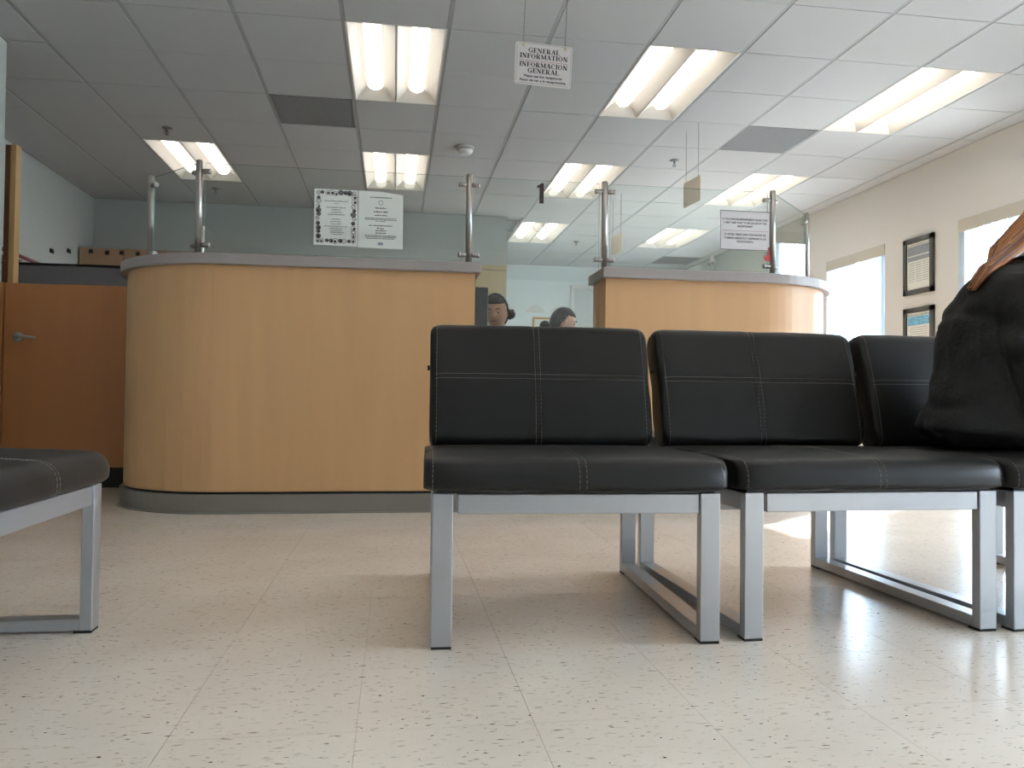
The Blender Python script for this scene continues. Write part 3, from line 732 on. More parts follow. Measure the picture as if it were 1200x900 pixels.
# tan door in the back wall, pale door and picture on the far wall
d2 = struct('door_2', B(), M['doortan'])
obj('door_slab', mbox((.93, YB - .03, .01), (1.285, YB - .002, 2.10), .002), M['doortan'], d2)
obj('door_frame', box(box(B(), (.88, YB - .045, 0), (.925, YB - .001, 2.16)), (.925, YB - .045, 2.105), (1.298, YB - .001, 2.16)), M['doortan'], d2)
d3 = struct('door_3', B(), M['doorwhite'])
obj('door_slab', mbox((2.86, YF - .03, .01), (3.75, YF - .002, 2.38), .003), M['doorwhite'], d3)
bm = B(); box(bm, (2.80, YF - .05, 0), (2.855, YF - .001, 2.44)); box(bm, (3.755, YF - .05, 0), (3.81, YF - .001, 2.44)); box(bm, (2.855, YF - .05, 2.385), (3.755, YF - .001, 2.44))
obj('door_frame', bm, M['plastic'], d3)
bm = B(); tube(bm, [(2.93, YF - .03, 1.0), (2.93, YF - .08, 1.0), (3.03, YF - .085, 1.0)], .011, 8); obj('door_handle', bm, M['steel'], d3)
def frame_on_y(name, lab, x0, x1, z0, z1, y, t=.03):
    f = thing(name, lab, 'picture', (0, 0, 0)); bm = B()
    box(bm, (x0, y - .02, z0), (x1, y - .001, z0 + t)); box(bm, (x0, y - .02, z1 - t), (x1, y - .001, z1)); box(bm, (x0, y - .02, z0), (x0 + t, y - .001, z1)); box(bm, (x1 - t, y - .02, z0), (x1, y - .001, z1))
    obj('frame', bm, M['tanwood'], f); obj('print', mbox((x0 + t, y - .012, z0 + t), (x1 - t, y - .002, z1 - t)), M['paper'], f); return f
frame_on_y('framed_picture', 'small framed picture on the far wall between the two workers', 2.18, 2.56, 1.45, 1.91, YF)
for k, x in enumerate((2.22, 2.62)):  # flat white arched shapes set just in front of the far wall
    bm = B(); pts = [(x - .17 + .34 * (i / 12), 1.99 + .12 * math.sin(PI * i / 12)) for i in range(13)]; poly3(bm, pts, YF - .03, YF - .003)
    tag(obj('arched_shape', bm, M['plastic']), 'white arched plaque on the far wall, ' + ['left one of two', 'right one of two'][k], 'shape', 'white arched plaques')

# posters on the right wall
def poster(lab, y0, y1, z0, z1, blue):
    f = thing('framed_poster', lab, 'poster', (0, 0, 0), 0, 'framed posters on the right wall'); t = .045; x = XR
    bm = B(); box(bm, (x - .025, y0, z0), (x - .001, y1, z0 + t)); box(bm, (x - .025, y0, z1 - t), (x - .001, y1, z1)); box(bm, (x - .025, y0, z0), (x - .001, y0 + t, z1)); box(bm, (x - .025, y1 - t, z0), (x - .001, y1, z1))
    obj('frame', bm, M['pframe'], f); obj('sheet', mbox((x - .012, y0 + t, z0 + t), (x - .002, y1 - t, z1 - t)), M['paper'], f)
    a, b = y0 + t + .012, y1 - t - .012; tt = lambda u, v, o: Vector((x - .012 - o, -u, v))
    h = z1 - z0 - 2 * t; zt = z1 - t
    def blk(z_, z2, m, nm): obj(nm, mbox((x - .0132, a, z_), (x - .0121, b, z2)), m, f)
    bm = B(); r = random.Random(5)
    if not blue:
        blk(zt - .115, zt - .03, M['greyprint'], 'printed_block'); blk(zt - .165, zt - .125, M['greyprint'], 'printed_block')
        rows = [(-(a + b) / 2, zt - .022, b - a, .012)] + [(-(a + (b - a) * (.18 + .32 * c)), zt - .19 - .021 * k, (b - a) * .26, .009) for k in range(9) for c in range(3)]
    else:
        blk(zt - .115, zt - .035, M['blue'], 'printed_block')
        rows = [(-(a + b) / 2, zt - .028, b - a, .017)] + [(-(a + b) / 2, zt - .14 - .02 * k, (b - a) * .8, .008) for k in range(9)]
    bars(bm, tt, rows, r); obj('small_print', bm, M['inkg'], f)['kind'] = 'stuff'
poster('upper dark-framed poster with grey print beside the window', 6.375, 6.79, 1.580, 2.10, False)
poster('lower dark-framed poster with a blue picture, half hidden by the chairs', 6.375, 6.79, .95, 1.457, True)

# monitor
mo = thing('computer_monitor', 'black computer monitor edge-on behind the right end of the long counter', 'monitor', (.275, 4.50, .75), math.radians(183))
obj('casing', mbox((-.25, -.02, .09), (.25, .02, .46), .006), M['dblack'], mo)
obj('screen', mbox((-.24, -.024, .10), (.24, -.0205, .45)), M['screen'], mo)
obj('stand', box(box(B(), (-.02, .0, .008), (.02, .04, .25)), (-.11, -.07, 0), (.11, .10, .012), .003), M['dblack'], mo)

# ------------------------------------------------------------------ chairs
def cushion(W, prof, p_end=9, nx=40, edge=.034, groove=()):
    """prof: closed list of (y,z); ends rounded along x. returns mesh + point function"""
    cy = sum(p[0] for p in prof) / len(prof); cz = sum(p[1] for p in prof) / len(prof)
    xs = [math.sin(PI / 2 * (2 * k / nx - 1)) for k in range(nx + 1)]
    def pt(s, i, off=0.0):
        g = max(0.0, 1 - abs(s) ** p_end) ** (1 / 2.6)
        f = i % len(prof); a = int(f); b = (a + 1) % len(prof); t = f - a
        y = prof[a][0] * (1 - t) + prof[b][0] * t; z = prof[a][1] * (1 - t) + prof[b][1] * t
        dy, dz = y - cy, z - cz; l = math.hypot(dy, dz)
        sh = (1 - g) * min(edge, l * .99)
        gd = sum(-.0028 * math.exp(-((s * W / 2 - c) / .006) ** 2) for c in groove) if groove else 0
        wr = .0022 * mnoise.noise(Vector((s * 3, y * 5, z * 5)))
        k = (l - sh + off + gd + wr) / l if l > 1e-6 else 0
        return Vector((s * W / 2, cy + dy * k, cz + dz * k))
    bm = B(); n = len(prof); rings = [[bm.verts.new(pt(s, i)) for i in range(n)] for s in xs]
    for a, b in zip(rings, rings[1:]):
        for k in range(n): bm.faces.new((a[k], a[(k + 1) % n], b[(k + 1) % n], b[k]))
    bm.faces.new(rings[0][::-1]); bm.faces.new(rings[-1])
    return bm, pt
def sprof(y0, y1, z0, z1, rt, rb, n=6, crown=.0):
    """rounded rectangle profile (y,z), counter-clockwise from bottom-front"""
    P = []
    def c(cy, cz, r, a0):
        for k in range(n + 1):
            a = a0 + PI / 2 * k / n; P.append((cy + r * math.cos(a), cz + r * math.sin(a)))
    c(y0 + rb, z0 + rb, rb, PI)           # front bottom
    for k in range(1, 8): P.append((y0 + rb + (y1 - y0 - 2 * rb) * k / 8, z0))
    c(y1 - rb, z0 + rb, rb, -PI / 2)      # back bottom
    c(y1 - rt, z1 - rt, rt, 0)            # back top
    for k in range(1, 12):
        t = k / 12; P.append((y1 - rt + (y0 + rt - y1 + rt) * t, z1 + crown * math.sin(PI * t)))
    c(y0 + rt, z1 - rt, rt, PI / 2)       # front top
    return P
def refine(P, step=.012):
    Q = []
    for a, b in zip(P, P[1:] + P[:1]):
        n = max(1, int(math.hypot(b[0] - a[0], b[1] - a[1]) / step))
        for k in range(n): Q.append((a[0] + (b[0] - a[0]) * k / n, a[1] + (b[1] - a[1]) * k / n))
    return Q
def dashes(bm, pts, r=.0006):
    for k in range(len(pts) - 1):
        a, b = pts[k], pts[k + 1]; d = b - a; n = max(1, int(d.length / .0065))
        for j in range(n):
            tube(bm, [a + d * (j / n), a + d * ((j + .72) / n)], r, 4)
CW = .67
def make_chair():
    t = thing('waiting_chair', None, 'chair')
    # frame: two sled loops
    for s in (0, 1):
        x0, x1 = (0, .047) if s == 0 else (CW - .047, CW)
        bm = B(); D = .785
        box(bm, (x0, 0, .006), (x1, .028, .350), .002)
        obj('front_leg', bm, M['frame'], t)
        obj('rear_leg', box(B(), (x0, D - .028, .006), (x1, D, .350), .002), M['frame'], t)
        obj('floor_runner', box(B(), (x0 + .0005, .028, .006), (x1 - .0005, D - .028, .034), .002), M['frame'], t)
        obj('side_rail', box(B(), (x0 + .0005, .028, .306), (x1 - .0005, D - .028, .349), .002), M['frame'], t)
        for y in (.001, D - .041): obj('foot_pad', mbox((x0 + .001, y, 0), (x1 - .001, y + .04, .0062)), M['rubber'], t)
        br = obj('back_bracket', box(box(B(), (x0 + .008, .70, .349), (x1 - .008, .712, .47), .002), (x0 + .008, .63, .45), (x1 - .008, .712, .47), .002), M['frame'], t)
    obj('front_rail', mbox((.057, .004, .303), (CW - .050, .028, .348), .002), M['frame'], t)
    obj('rear_rail', mbox((.051, .70, .303), (CW - .051, .725, .348), .002), M['frame'], t)
    obj('seat_pan', mbox((.010, .012, .3495), (CW - .010, .60, .3575)), M['dblack'], t)
    # seat
    P = refine(sprof(-.030, .60, .3555, .430, .046, .016, crown=.010)); c1 = .004
    bm, pt = cushion(.712, P, 8, 56, edge=.045, groove=(c1,))
    q = obj('seat_cushion', bm, M['leather'], t, smooth=True); q.location = (CW / 2, 0, 0)
    n = len(P)
    idx = [i for i in range(n) if P[i][1] > .362 and P[i][0] < .50 and (P[i][1] > .40 or P[i][0] < 0)]
    # order from back over the top to the front bottom
    start = max(range(n), key=lambda i: (P[i][1] > .41) * P[i][0]); seq = []
    i = start
    while True:
        if P[i % n][0] < .52: seq.append(i % n)
        i += 1
        if (P[i % n][1] < .360 and P[i % n][0] < .1) or i > start + n: break
    bm = B()
    for s in ((c1 - .008) / .356, (c1 + .008) / .356, -.335 / .356, .335 / .356): dashes(bm, [pt(s, k, .0006) for k in seq])
    st = obj('stitching', bm, M['thread'], q); st['kind'] = 'stuff'
    # backrest in its own frame: thickness along y, height along z, leaning back
    P = refine(sprof(0, .092, 0, .384, .034, .030, crown=.0)); W = .668; cz = .207; c1 = -.012
    # gentle belly
    P = [(y - (.012 * math.sin(PI * min(1, max(0, z / .374))) if y < .046 else 0), z) for y, z in P]
    bm, pt = cushion(W, P, 22, 64, groove=(c1,))
    q = obj('back_cushion', bm, M['leather'], t, smooth=True); q.location = (CW / 2 - .010, .512, .432); q.rotation_euler = (-math.radians(16), 0, 0)
    n = len(P); fr = [i for i in range(n) if P[i][0] < .046]
    start = max(fr, key=lambda i: P[i][1]); fr = sorted([i for i in fr if P[i][0] < .04], key=lambda i: -P[i][1])
    bm = B()
    for s in ((c1 - .008) / (W / 2), (c1 + .008) / (W / 2), -.314 / (W / 2), .314 / (W / 2)): dashes(bm, [pt(s, k, .0006) for k in fr])
    for dz in (-.007, .007):
        k = min(fr, key=lambda i: abs(P[i][1] - (cz + dz))); dashes(bm, [pt(-.95 + 1.9 * j / 30, k, .0006) + Vector((0, 0, cz + dz - P[k][1])) for j in range(31)])
    obj('stitching', bm, M['thread'], q)['kind'] = 'stuff'
    bm = B(); tube(bm, [(-W / 2 + .004, .05, .25), (-W / 2 - .008, .05, .25)], .008, 10); obj('side_bolt', bm, M['dblack'], q)
    return t
ch = make_chair()
spots = [(.089, 1.795, -2.5, 'black padded chair in front of the long counter, leftmost of the joined row'),
         (.824, 1.775, 1.0, 'black padded chair in the middle of the row, between two neighbours'),
         (1.532, 1.775, 2.5, 'black padded chair at the right edge on which the person in black sits'),
         (-.700, 1.390, 90, 'black padded chair cut off by the left edge of the picture, turned sideways')]
for k, (x, y, a, lab) in enumerate(spots):
    o = ch if k == 0 else copy_tree(ch)
    o.location = (x, y, 0); o.rotation_euler = (0, 0, math.radians(a)); o['label'] = lab; o['group'] = 'black waiting room chairs'

# ------------------------------------------------------------------ people
def skin(name, nodes, edges, m, parent, sub=2, root=0):
    me = bpy.data.meshes.new(name); me.from_pydata([n[0] for n in nodes], edges, []); o = bpy.data.objects.new(name, me); C.objects.link(o); o.parent = parent
    md = o.modifiers.new('skin', 'SKIN'); md.use_smooth_shade = True
    for i, n in enumerate(nodes):
        r = n[1]; me.skin_vertices[0].data[i].radius = (r, r) if not isinstance(r, tuple) else r
        me.skin_vertices[0].data[i].use_root = (i == root)
    s = o.modifiers.new('sub', 'SUBSURF'); s.levels = sub; s.render_levels = sub
    dg = bpy.context.evaluated_depsgraph_get(); me2 = bpy.data.meshes.new_from_object(o.evaluated_get(dg))
    o.modifiers.clear(); o.data = me2; me2.materials.clear(); me2.materials.append(m)
    for p in me2.polygons: p.use_smooth = True
    return o
def blob(name, nodes, edges, m, parent, rz=0.0, voxel=.013, wr=0.0, smooth=8):
    """one continuous surface grown round a skeleton: nodes = (point, radius | (rx, ry) | (rx, ry, rz_))"""
    Rz = Matrix.Rotation(rz, 3, 'Z'); SU, SV = 14, 8
    unit = [Vector((0, 0, -1))] + [Vector((math.sin(PI * j / SV) * math.cos(2 * PI * k / SU), math.sin(PI * j / SV) * math.sin(2 * PI * k / SU), -math.cos(PI * j / SV))) for j in range(1, SV) for k in range(SU)] + [Vector((0, 0, 1))]
    last = len(unit) - 1; uf = []
    for k in range(SU):
        k2 = (k + 1) % SU; uf.append((0, 1 + k2, 1 + k)); uf.append((last, last - SU + k, last - SU + k2))
        for j in range(SV - 2): uf.append((1 + j * SU + k, 1 + j * SU + k2, 1 + (j + 1) * SU + k2, 1 + (j + 1) * SU + k))
    vs, fs = [], []
    def R3(q): return Vector((q, q, q)) if not isinstance(q, tuple) else Vector((q[0], q[1], q[2] if len(q) > 2 else min(q)))
    for a, b in edges:
        pa, pb, ra, rb = nodes[a][0], nodes[b][0], R3(nodes[a][1]), R3(nodes[b][1])
        n = max(2, int((pb - pa).length / (min(*ra, *rb) * .30)) + 1)
        for k in range(n + 1):
            t = k / n; p = pa.lerp(pb, t); q = ra.lerp(rb, t); o0 = len(vs)
            vs += [p + Rz @ Vector((u.x * q.x, u.y * q.y, u.z * q.z)) for u in unit]
            fs += [tuple(o0 + i for i in f) for f in uf]
    me = bpy.data.meshes.new(name); me.from_pydata(vs, [], fs); me.update(); o = bpy.data.objects.new(name, me); C.objects.link(o); o.parent = parent
    md = o.modifiers.new('remesh', 'REMESH'); md.mode = 'VOXEL'; md.voxel_size = voxel
    if smooth: sm = o.modifiers.new('smooth', 'SMOOTH'); sm.iterations = smooth; sm.factor = .5
    dg = bpy.context.evaluated_depsgraph_get(); me2 = bpy.data.meshes.new_from_object(o.evaluated_get(dg))
    o.modifiers.clear(); o.data = me2; me2.name = name; me2.materials.clear(); me2.materials.append(m)
    for p in me2.polygons: p.use_smooth = True
    if wr:
        ns = [v.normal.copy() for v in me2.vertices]
        for v, nn in zip(me2.vertices, ns):
            c = v.co; fold = abs(mnoise.noise(V((c.x * 4, c.y * 4 + c.z * 3, c.z * 9)))); v.co = c - nn * wr * (1 - min(1, fold * 4)) + nn * wr * .6 * mnoise.noise(V((c.x * 14, c.y * 14, c.z * 14)))
    return o
V = Vector
def head(parent, c, yaw_, pitch_, roll_, skinm, hairm, scale=1.0, bun=None, band=False, long=False):
    """head local: face looks along -y, z up, centre at skull centre"""
    h = bpy.data.objects.new('head_pivot', None)
    Mx = Matrix.Translation(c) @ Matrix.Rotation(yaw_, 4, 'Z') @ Matrix.Rotation(pitch_, 4, 'X') @ Matrix.Rotation(roll_, 4, 'Y') @ Matrix.Scale(scale, 4)
    bpy.data.objects.remove(h)
    bm = B(); bmesh.ops.create_uvsphere(bm, u_segments=40, v_segments=30, radius=1)
    g = lambda a, b, s: math.exp(-((a - b) / s) ** 2)
    for v in bm.verts:
        x, y, z = v.co; X = x * .074; Yy = y * .095; Z = z * .112
        if z < 0: X *= 1 - .28 * z * z; Yy = Yy * (1 - .12 * z * z) - .008 * z * z
        if y < -.1:
            fr = min(1, (-y - .1) / .4)
            Yy = Yy * .94
            Yy -= fr * .024 * g(x, 0, .17) * g(z, -.20, .17) * (1 if z < -.1 else .8)      # nose
            Yy -= fr * .008 * g(x, 0, .12) * g(z, .02, .18)
            Yy += fr * .010 * (g(x, .36, .17) + g(x, -.36, .17)) * g(z, .04, .12)        # eye sockets
            Yy -= fr * .005 * g(z, .20, .09) * g(abs(x), .30, .3)                           # brow
            Yy -= fr * .007 * g(x, 0, .26) * g(z, -.47, .07)                                # lips
            Yy += fr * .004 * g(x, 0, .26) * g(z, -.60, .06)
            Yy -= fr * .009 * g(x, 0, .28) * g(z, -.80, .16)                                # chin
        v.co = (X, Yy, Z)
    # neck
    bmesh.ops.transform(bm, matrix=Mx, verts=bm.verts)
    hd_ = obj('head', bm, skinm, parent, smooth=True)
    for s in (-1, 1):
        bm = B(); bmesh.ops.create_uvsphere(bm, u_segments=12, v_segments=8, radius=.0105, matrix=Matrix.Translation((s * .029, -.0745, .004)) @ Matrix.Diagonal((1.1, 1, .55, 1)))
        bmesh.ops.transform(bm, matrix=Mx, verts=bm.verts); obj('eye', bm, M['eyew'], hd_, smooth=True)
        bm = B(); bmesh.ops.create_uvsphere(bm, u_segments=10, v_segments=8, radius=.0052, matrix=Matrix.Translation((s * .029, -.0820, .002)))
        bmesh.ops.transform(bm, matrix=Mx, verts=bm.verts); obj('iris', bm, M['hairb'], hd_, smooth=True)
        bm = B(); tube(bm, [(s * .014, -.0945, .022), (s * .030, -.0925, .029), (s * .046, -.082, .024)], [.002, .0035, .0015], 6)
        bmesh.ops.transform(bm, matrix=Mx, verts=bm.verts); obj('eyebrow', bm, M['hairb'], hd_)
        bm = B(); pts = [(s * .073, .004 + .017 * math.cos(a), -.004 + .031 * math.sin(a)) for a in [2 * PI * k / 12 for k in range(13)]]; tube(bm, pts, .0055, 6); bmesh.ops.create_uvsphere(bm, u_segments=8, v_segments=6, radius=.014, matrix=Matrix.Translation((s * .070, .006, -.004)) @ Matrix.Diagonal((.4, 1, 1.7, 1)))
        bmesh.ops.transform(bm, matrix=Mx, verts=bm.verts); obj('ear', bm, skinm, hd_, smooth=True)
    bm = B(); tube(bm, [(-.023, -.089, -.052), (-.010, -.0965, -.050), (0, -.0975, -.051), (.010, -.0965, -.050), (.023, -.089, -.052)], [.002, .0045, .0045, .0045, .002], 8)
    bmesh.ops.transform(bm, matrix=Mx, verts=bm.verts); obj('lips', bm, M['lips'], hd_, smooth=True)
    # hair cap
    bm = B(); bmesh.ops.create_uvsphere(bm, u_segments=48, v_segments=36, radius=1)
    kill = []
    for v in bm.verts:
        x, y, z = v.co; hl = .50 if y < -.35 else (.50 - (y + .35) * 1.6)
        low = -.75 if y > .2 else hl
        if z < low: kill.append(v)
    bmesh.ops.delete(bm, geom=kill, context='VERTS')
    for v in bm.verts:
        x, y, z = v.co; n = .0022 * math.sin(28 * math.atan2(x, z + .3) + 3 * y)
        v.co = (x * (.0805 + n), y * (.102 + n) + .002, z * (.119 + n))
    r = bmesh.ops.solidify(bm, geom=bm.faces[:], thickness=.006)
    bmesh.ops.transform(bm, matrix=Mx, verts=bm.verts)
    hr = obj('hair', bm, hairm, parent, smooth=True)
    if bun:
        bm = B(); bmesh.ops.create_uvsphere(bm, u_segments=20, v_segments=14, radius=bun[1], matrix=Matrix.Translation(bun[0]))
        for v in bm.verts: v.co += (v.co - Vector(bun[0])).normalized() * .005 * math.sin(14 * v.co.z / bun[1] + 9 * v.co.x / bun[1])
        bmesh.ops.transform(bm, matrix=Mx, verts=bm.verts); obj('hair_bun', bm, hairm, hr, smooth=True)
    if band:
        bm = B(); tube(bm, [(.083 * math.cos(a), -.035 + .01 * math.sin(a), .0 + .118 * math.sin(a)) for a in [PI * k / 20 for k in range(21)]], .006, 8)
        bmesh.ops.transform(bm, matrix=Mx, verts=bm.verts); obj('headband', bm, M['cloth'], hr, smooth=True)
    return Mx
def hand(name, wrist, dirv, palm_n, m, parent, curl=.5):
    """palm + five chained fingers as one skinned mesh"""
    d = Vector(dirv).normalized(); n = Vector(palm_n).normalized(); s = d.cross(n).normalized(); w0 = Vector(wrist)
    N = [(w0, .022), (w0 + d * .045, (.036, .018))]; E_ = [(0, 1)]
    for k, (o, ln) in enumerate(((-.030, .062), (-.010, .074), (.010, .070), (.029, .055))):
        b = w0 + d * .085 + s * o; N.append((b, .0105)); E_.append((1, len(N) - 1)); dd = d.copy(); p = b
        for j in range(3):
            dd = (dd + n * curl * .55).normalized(); p = p + dd * ln / 3 * (1.15 - .15 * j); N.append((p, .0088 - .0009 * j)); E_.append((len(N) - 2, len(N) - 1))
    b = w0 + d * .03 - s * .034; N.append((b, .013)); E_.append((1, len(N) - 1)); p = b
    for j in range(2): p = p + (d * .6 - s * .55 + n * .35 * (j + 1)).normalized() * .030; N.append((p, .0100 - .001 * j)); E_.append((len(N) - 2, len(N) - 1))
    return skin(name, N, E_, m, parent, 1)

# --- person in the black jacket at the right edge, seated, facing right
pj = thing('person', 'person with ginger hair in a black jacket, seated at the right edge facing away', 'person', (1.76, 2.05, 0))
pj.location = (0, 0, 0)
V = Vector
body = [(V((1.735, 2.06, .550)), (.115, .140, .085)), (V((1.725, 2.06, .66)), (.11, .14)), (V((1.755, 2.06, .80)), (.11, .16)), (V((1.80, 2.05, .90)), (.09, .13)), (V((1.845, 2.04, .97)), .056), (V((1.875, 2.03, 1.03)), .052),
        (V((1.710, 1.925, .850)), .055), (V((1.700, 1.845, .600)), .046), (V((1.985, 1.86, .572)), .034), (V((1.80, 2.17, .875)), .055), (V((1.80, 2.20, .66)), .046), (V((2.0, 2.19, .575)), .034),
        (V((1.79, 1.97, .535)), .070), (V((2.22, 1.95, .505)), .062), (V((2.25, 1.95, .27)), .048), (V((2.24, 1.95, .09)), .036), (V((2.36, 1.94, .045)), .032),
        (V((1.79, 2.16, .535)), .070), (V((2.22, 2.19, .505)), .062), (V((2.25, 2.19, .27)), .048), (V((2.24, 2.19, .09)), .036), (V((2.36, 2.20, .045)), .032)]
be = [(0, 1), (1, 2), (2, 3), (3, 4), (4, 5), (3, 6), (6, 7), (7, 8), (3, 9), (9, 10), (10, 11), (0, 12), (12, 13), (13, 14), (14, 15), (15, 16), (0, 17), (17, 18), (18, 19), (19, 20), (20, 21)]
blob('body', body, be, M['skin2'], pj)
jk = [(V((1.690, 2.055, .535)), (.165, .205, .10)), (V((1.700, 2.055, .65)), (.138, .185, .11)), (V((1.735, 2.055, .79)), (.158, .195, .11)), (V((1.790, 2.05, .885)), (.135, .185, .085)), (V((1.855, 2.045, .955)), (.085, .10, .06)),
      (V((1.705, 1.92, .850)), .086), (V((1.672, 1.855, .72)), .078), (V((1.700, 1.840, .575)), .076), (V((1.95, 1.86, .570)), .056), (V((1.80, 2.17, .865)), .085), (V((1.78, 2.20, .68)), .074), (V((1.80, 2.20, .57)), .070), (V((1.99, 2.19, .57)), .056), (V((1.68, 2.055, .495)), (.170, .215, .06)), (V((1.700, 2.01, .868)), (.105, .15, .085))]
je = [(0, 1), (1, 2), (2, 3), (3, 4), (3, 5), (5, 6), (6, 7), (7, 8), (3, 9), (9, 10), (10, 11), (11, 12), (0, 13), (3, 14), (2, 14)]
jo = blob('jacket', jk, je, M['jacket'], pj, voxel=.010, wr=.010, smooth=10)
for v in jo.data.vertices:
    if v.co.z < .447: v.co.z = .447 - (.447 - v.co.z) * .05
# collar and sleeve seam
bm = B(); tube(bm, [V((1.865, 2.05, .985)) + V((.085 * math.cos(a), .095 * math.sin(a), .012 * math.cos(a))) for a in [2 * PI * k / 20 for k in range(21)]], .020, 8); obj('collar', bm, M['jacket'], pj, smooth=True)
tr_ = [(V((1.78, 2.06, .530)), (.10, .15)), (V((1.82, 1.97, .530)), .088), (V((2.22, 1.95, .51)), .070), (V((2.25, 1.95, .27)), .058), (V((2.25, 1.95, .10)), .052), (V((1.82, 2.16, .530)), .088), (V((2.22, 2.19, .51)), .070), (V((2.25, 2.19, .27)), .058), (V((2.25, 2.19, .10)), .052)]
blob('trousers', tr_, [(0, 1), (1, 2), (2, 3), (3, 4), (0, 5), (5, 6), (6, 7), (7, 8)], M['jeans'], pj)
for y in (1.95, 2.19):
    sh = B(); bmesh.ops.create_uvsphere(sh, u_segments=20, v_segments=12, radius=1)
    for v in sh.verts: v.co = (2.30 + v.co.x * .135, y + v.co.y * .048, max(.0, .045 + v.co.z * .05 * (1 - .35 * v.co.x)))
    obj('shoe', sh, M['dblack'], pj, smooth=True)
Mh = head(pj, V((1.945, 2.03, 1.150)), math.radians(80), math.radians(24), 0, M['skin2'], M['ginger'])
hand('hand', (1.99, 1.86, .575), (1, .25, -.1), (0, .2, -1), M['skin2'], pj); hand('hand', (2.0, 2.19, .575), (1, -.25, -.1), (0, -.2, -1), M['skin2'], pj)
# hair falling over the back and shoulders
hb, hb2 = B(), B(); r = random.Random(11)
for k in range(300):
    a = r.uniform(-1.9, 1.9); q = r.uniform(0, 1)
    c0 = V((1.945, 2.03, 1.200))
    st_ = c0 + V((-.07 * math.cos(a) * .9, .085 * math.sin(a), .04 * math.cos(a * .7)))
    ey = 2.07 + r.uniform(-.09, .14); drop = r.uniform(.35, 1.0); lift = r.uniform(0, .022); w1 = r.uniform(-.006, .006)
    side = abs(ey - 2.05) / .17
    P5 = [V((1.868, 2.03 + (ey - 2.03) * .55, 1.115 + lift)), V((1.800 + w1, 2.04 + (ey - 2.04) * .75, 1.040 + lift - .02 * side)), V((1.722 - w1, ey * .9 + .205, .978 + lift - .04 * side)),
          V((1.672 + w1 + .01 * side, ey, .948 + lift * .8 - .03 * side)), V((1.618 + .02 * side, ey + r.uniform(-.01, .01), .892 + lift * .4 - .03 * side))]
    P5 = [p + V(((p.y - 2.05) * .50, 0, 0)) if q_ > 1 else p for q_, p in enumerate(P5)]
    nn = 2 + int(round(drop * 3)); pts = [st_] + P5[:nn]
    tube(hb if r.random() < .62 else hb2, pts, [.0075] * (len(pts) - 1) + [.002], 5)
obj('long_hair', hb, M['ginger'], pj, smooth=True); obj('hair_lowlights', hb2, M['ginger2'], pj, smooth=True)

t = thing('office_desk', 'office desk in front of the worker with the hair bun', 'desk', (0, 0, 0))
obj('desk_top', mbox((1.50, 5.35, .72), (2.15, 6.45, .75), .004), M['top'], t)
for x_, y_ in ((1.53, 5.38), (2.12, 5.38), (1.53, 6.42), (2.12, 6.42)): obj('leg', mbox((x_ - .02, y_ - .02, 0), (x_ + .02, y_ + .02, .72)), M['frame'], t)
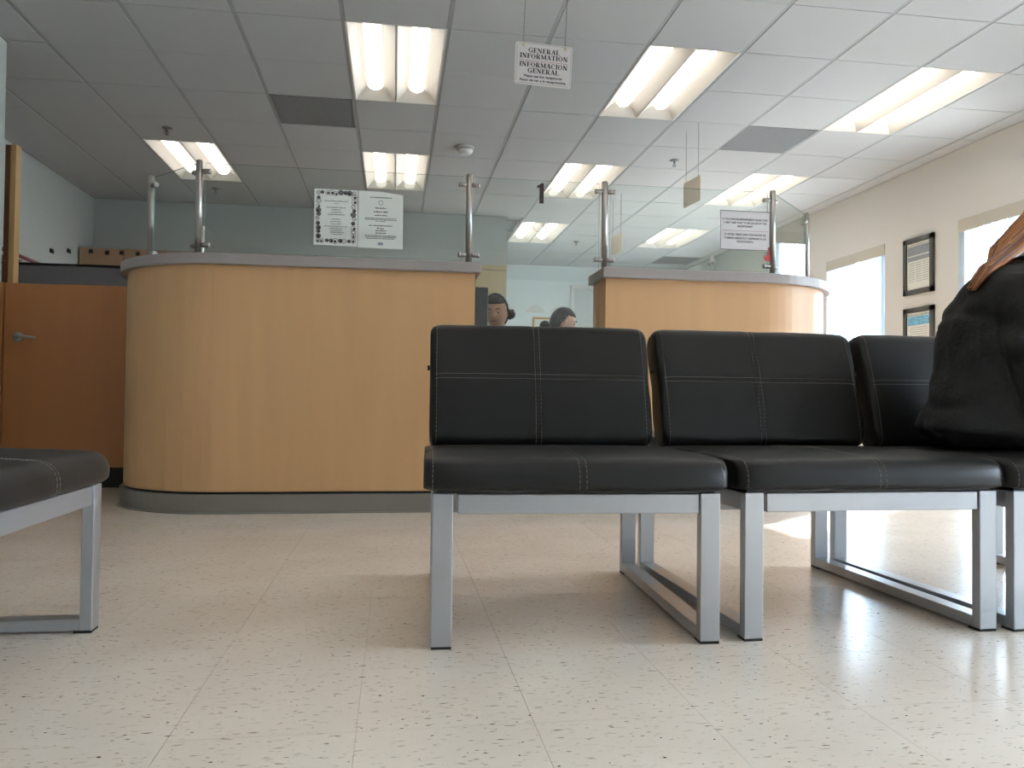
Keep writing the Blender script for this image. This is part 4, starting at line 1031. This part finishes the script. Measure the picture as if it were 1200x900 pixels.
# --- two workers behind the counters
def worker(label, x, y, face, top, bun, band, hairc, skinc, look=0.0, hy=None):
    """x,y head centre; top = hair top height; face yaw 0 = looking to the camera (-y)"""
    p = thing('person', label, 'person', (0, 0, 0)); dz = top - .119 - 1.13; f = Matrix.Rotation(face, 3, 'Z')
    def W_(lx, ly, z): q = f @ V((lx, ly, 0)); return V((x + q.x, y + q.y, z))
    z0 = .47
    nodes = [(W_(0, .10, .54), (.15, .11)), (W_(0, .10, .68), (.13, .095)), (W_(0, .08, .83 + dz), (.15, .10)), (W_(0, .06, .93 + dz), (.13, .08)), (W_(0, .035, 1.01 + dz), .052), (W_(0, .02, 1.08 + dz), .050)]
    ed = [(0, 1), (1, 2), (2, 3), (3, 4), (4, 5)]
    for s in (-1, 1):
        b = len(nodes); nodes += [(W_(s * .18, .07, .91 + dz), .05), (W_(s * .22, .03, .72), .042), (W_(s * .14, -.20, .77), .030)]; ed += [(3, b), (b, b + 1), (b + 1, b + 2)]
        b = len(nodes); nodes += [(W_(s * .09, .06, .53), .08), (W_(s * .11, -.32, .50), .06), (W_(s * .11, -.34, .10), .038), (W_(s * .11, -.45, .04), .03)]; ed += [(0, b), (b, b + 1), (b + 1, b + 2), (b + 2, b + 3)]
    blob('body', nodes, ed, skinc, p, face)
    cl = [(q[0], (q[1][0] + .014, q[1][1] + .014) if isinstance(q[1], tuple) else q[1] + .014) for q in nodes[:4]] + [(nodes[4][0] - V((0, 0, .03)), .062)]
    ce = [(0, 1), (1, 2), (2, 3), (3, 4)]
    for s in range(2):
        b = 6 + s * 7; k = len(cl); cl += [(nodes[b][0], .066), (nodes[b + 1][0], .056), (nodes[b + 2][0], .042)]; ce += [(3, k), (k, k + 1), (k + 1, k + 2)]
    blob('top_garment', cl, ce, M['cloth'], p, face, wr=.006)
    bm = B(); cc = nodes[4][0]
    tube(bm, [cc + f @ V((.066 * math.cos(a), -.006 + .07 * math.sin(a), .0 + .012 * math.sin(a))) for a in [2 * PI * k / 20 for k in range(21)]], .013, 8); obj('collar', bm, M['collar'], p, smooth=True)
    tn = [nodes[0]] + [nodes[k] for k in (9, 10, 11, 16, 17, 18)]; tn = [(a, (b[0] + .012, b[1] + .012) if isinstance(b, tuple) else b + .014) for a, b in tn]
    blob('trousers', tn, [(0, 1), (1, 2), (2, 3), (0, 4), (4, 5), (5, 6)], M['jeans'], p, face)
    for s in (-1, 1):
        q = W_(s * .14, -.20, .77); dv = f @ V((-s * .35, -.9, -.1)); hand('hand', q, dv, (0, 0, -1), skinc, p, .35)
    head(p, V((x, y, top - .119)), face, look, 0, skinc, hairc, 1.0, bun, band)
    c = thing('office_chair', 'dark office chair under the ' + ('worker with the headband' if band else 'worker with the hair bun'), 'chair', W_(0, .10, 0), face)
    obj('seat', mbox((-.23, -.26, .37), (.23, .20, .432), .02), M['cloth'], c); obj('backrest', mbox((-.21, .245, .56), (.21, .29, .92), .02), M['cloth'], c)
    bm = B(); tube(bm, [(0, 0, .10), (0, 0, .38)], .025, 10); tube(bm, [(0, .0, .36), (0, .24, .36), (0, .30, .42), (0, .30, .70)], .014, 8); obj('column', bm, M['dblack'], c)
    for k in range(5):
        a = 2 * PI * k / 5 + .3; bm = B(); tube(bm, [(0, 0, .10), (.27 * math.cos(a), .27 * math.sin(a), .065)], [.022, .014], 8); lg = obj('leg', bm, M['dblack'], c)
        bm = B(); tube(bm, [(.27 * math.cos(a) - .012 * math.sin(a), .27 * math.sin(a) + .012 * math.cos(a), .028), (.27 * math.cos(a) + .012 * math.sin(a), .27 * math.sin(a) - .012 * math.cos(a), .028)], .028, 12); obj('caster', bm, M['dblack'], lg)
worker('worker with dark hair and headband facing us just beyond the long counter', .655, 5.12, math.radians(-20), 1.262, ((.088, .02, -.02), .032), True, M['hairb'], M['skin'], look=math.radians(12))
worker('worker in side view with black hair in a bun, seated deeper in the office', 1.235, 5.75, math.radians(82), 1.262, ((-.0, .13, -.045), .036), False, M['hairb'], M['skin2'], look=math.radians(10))
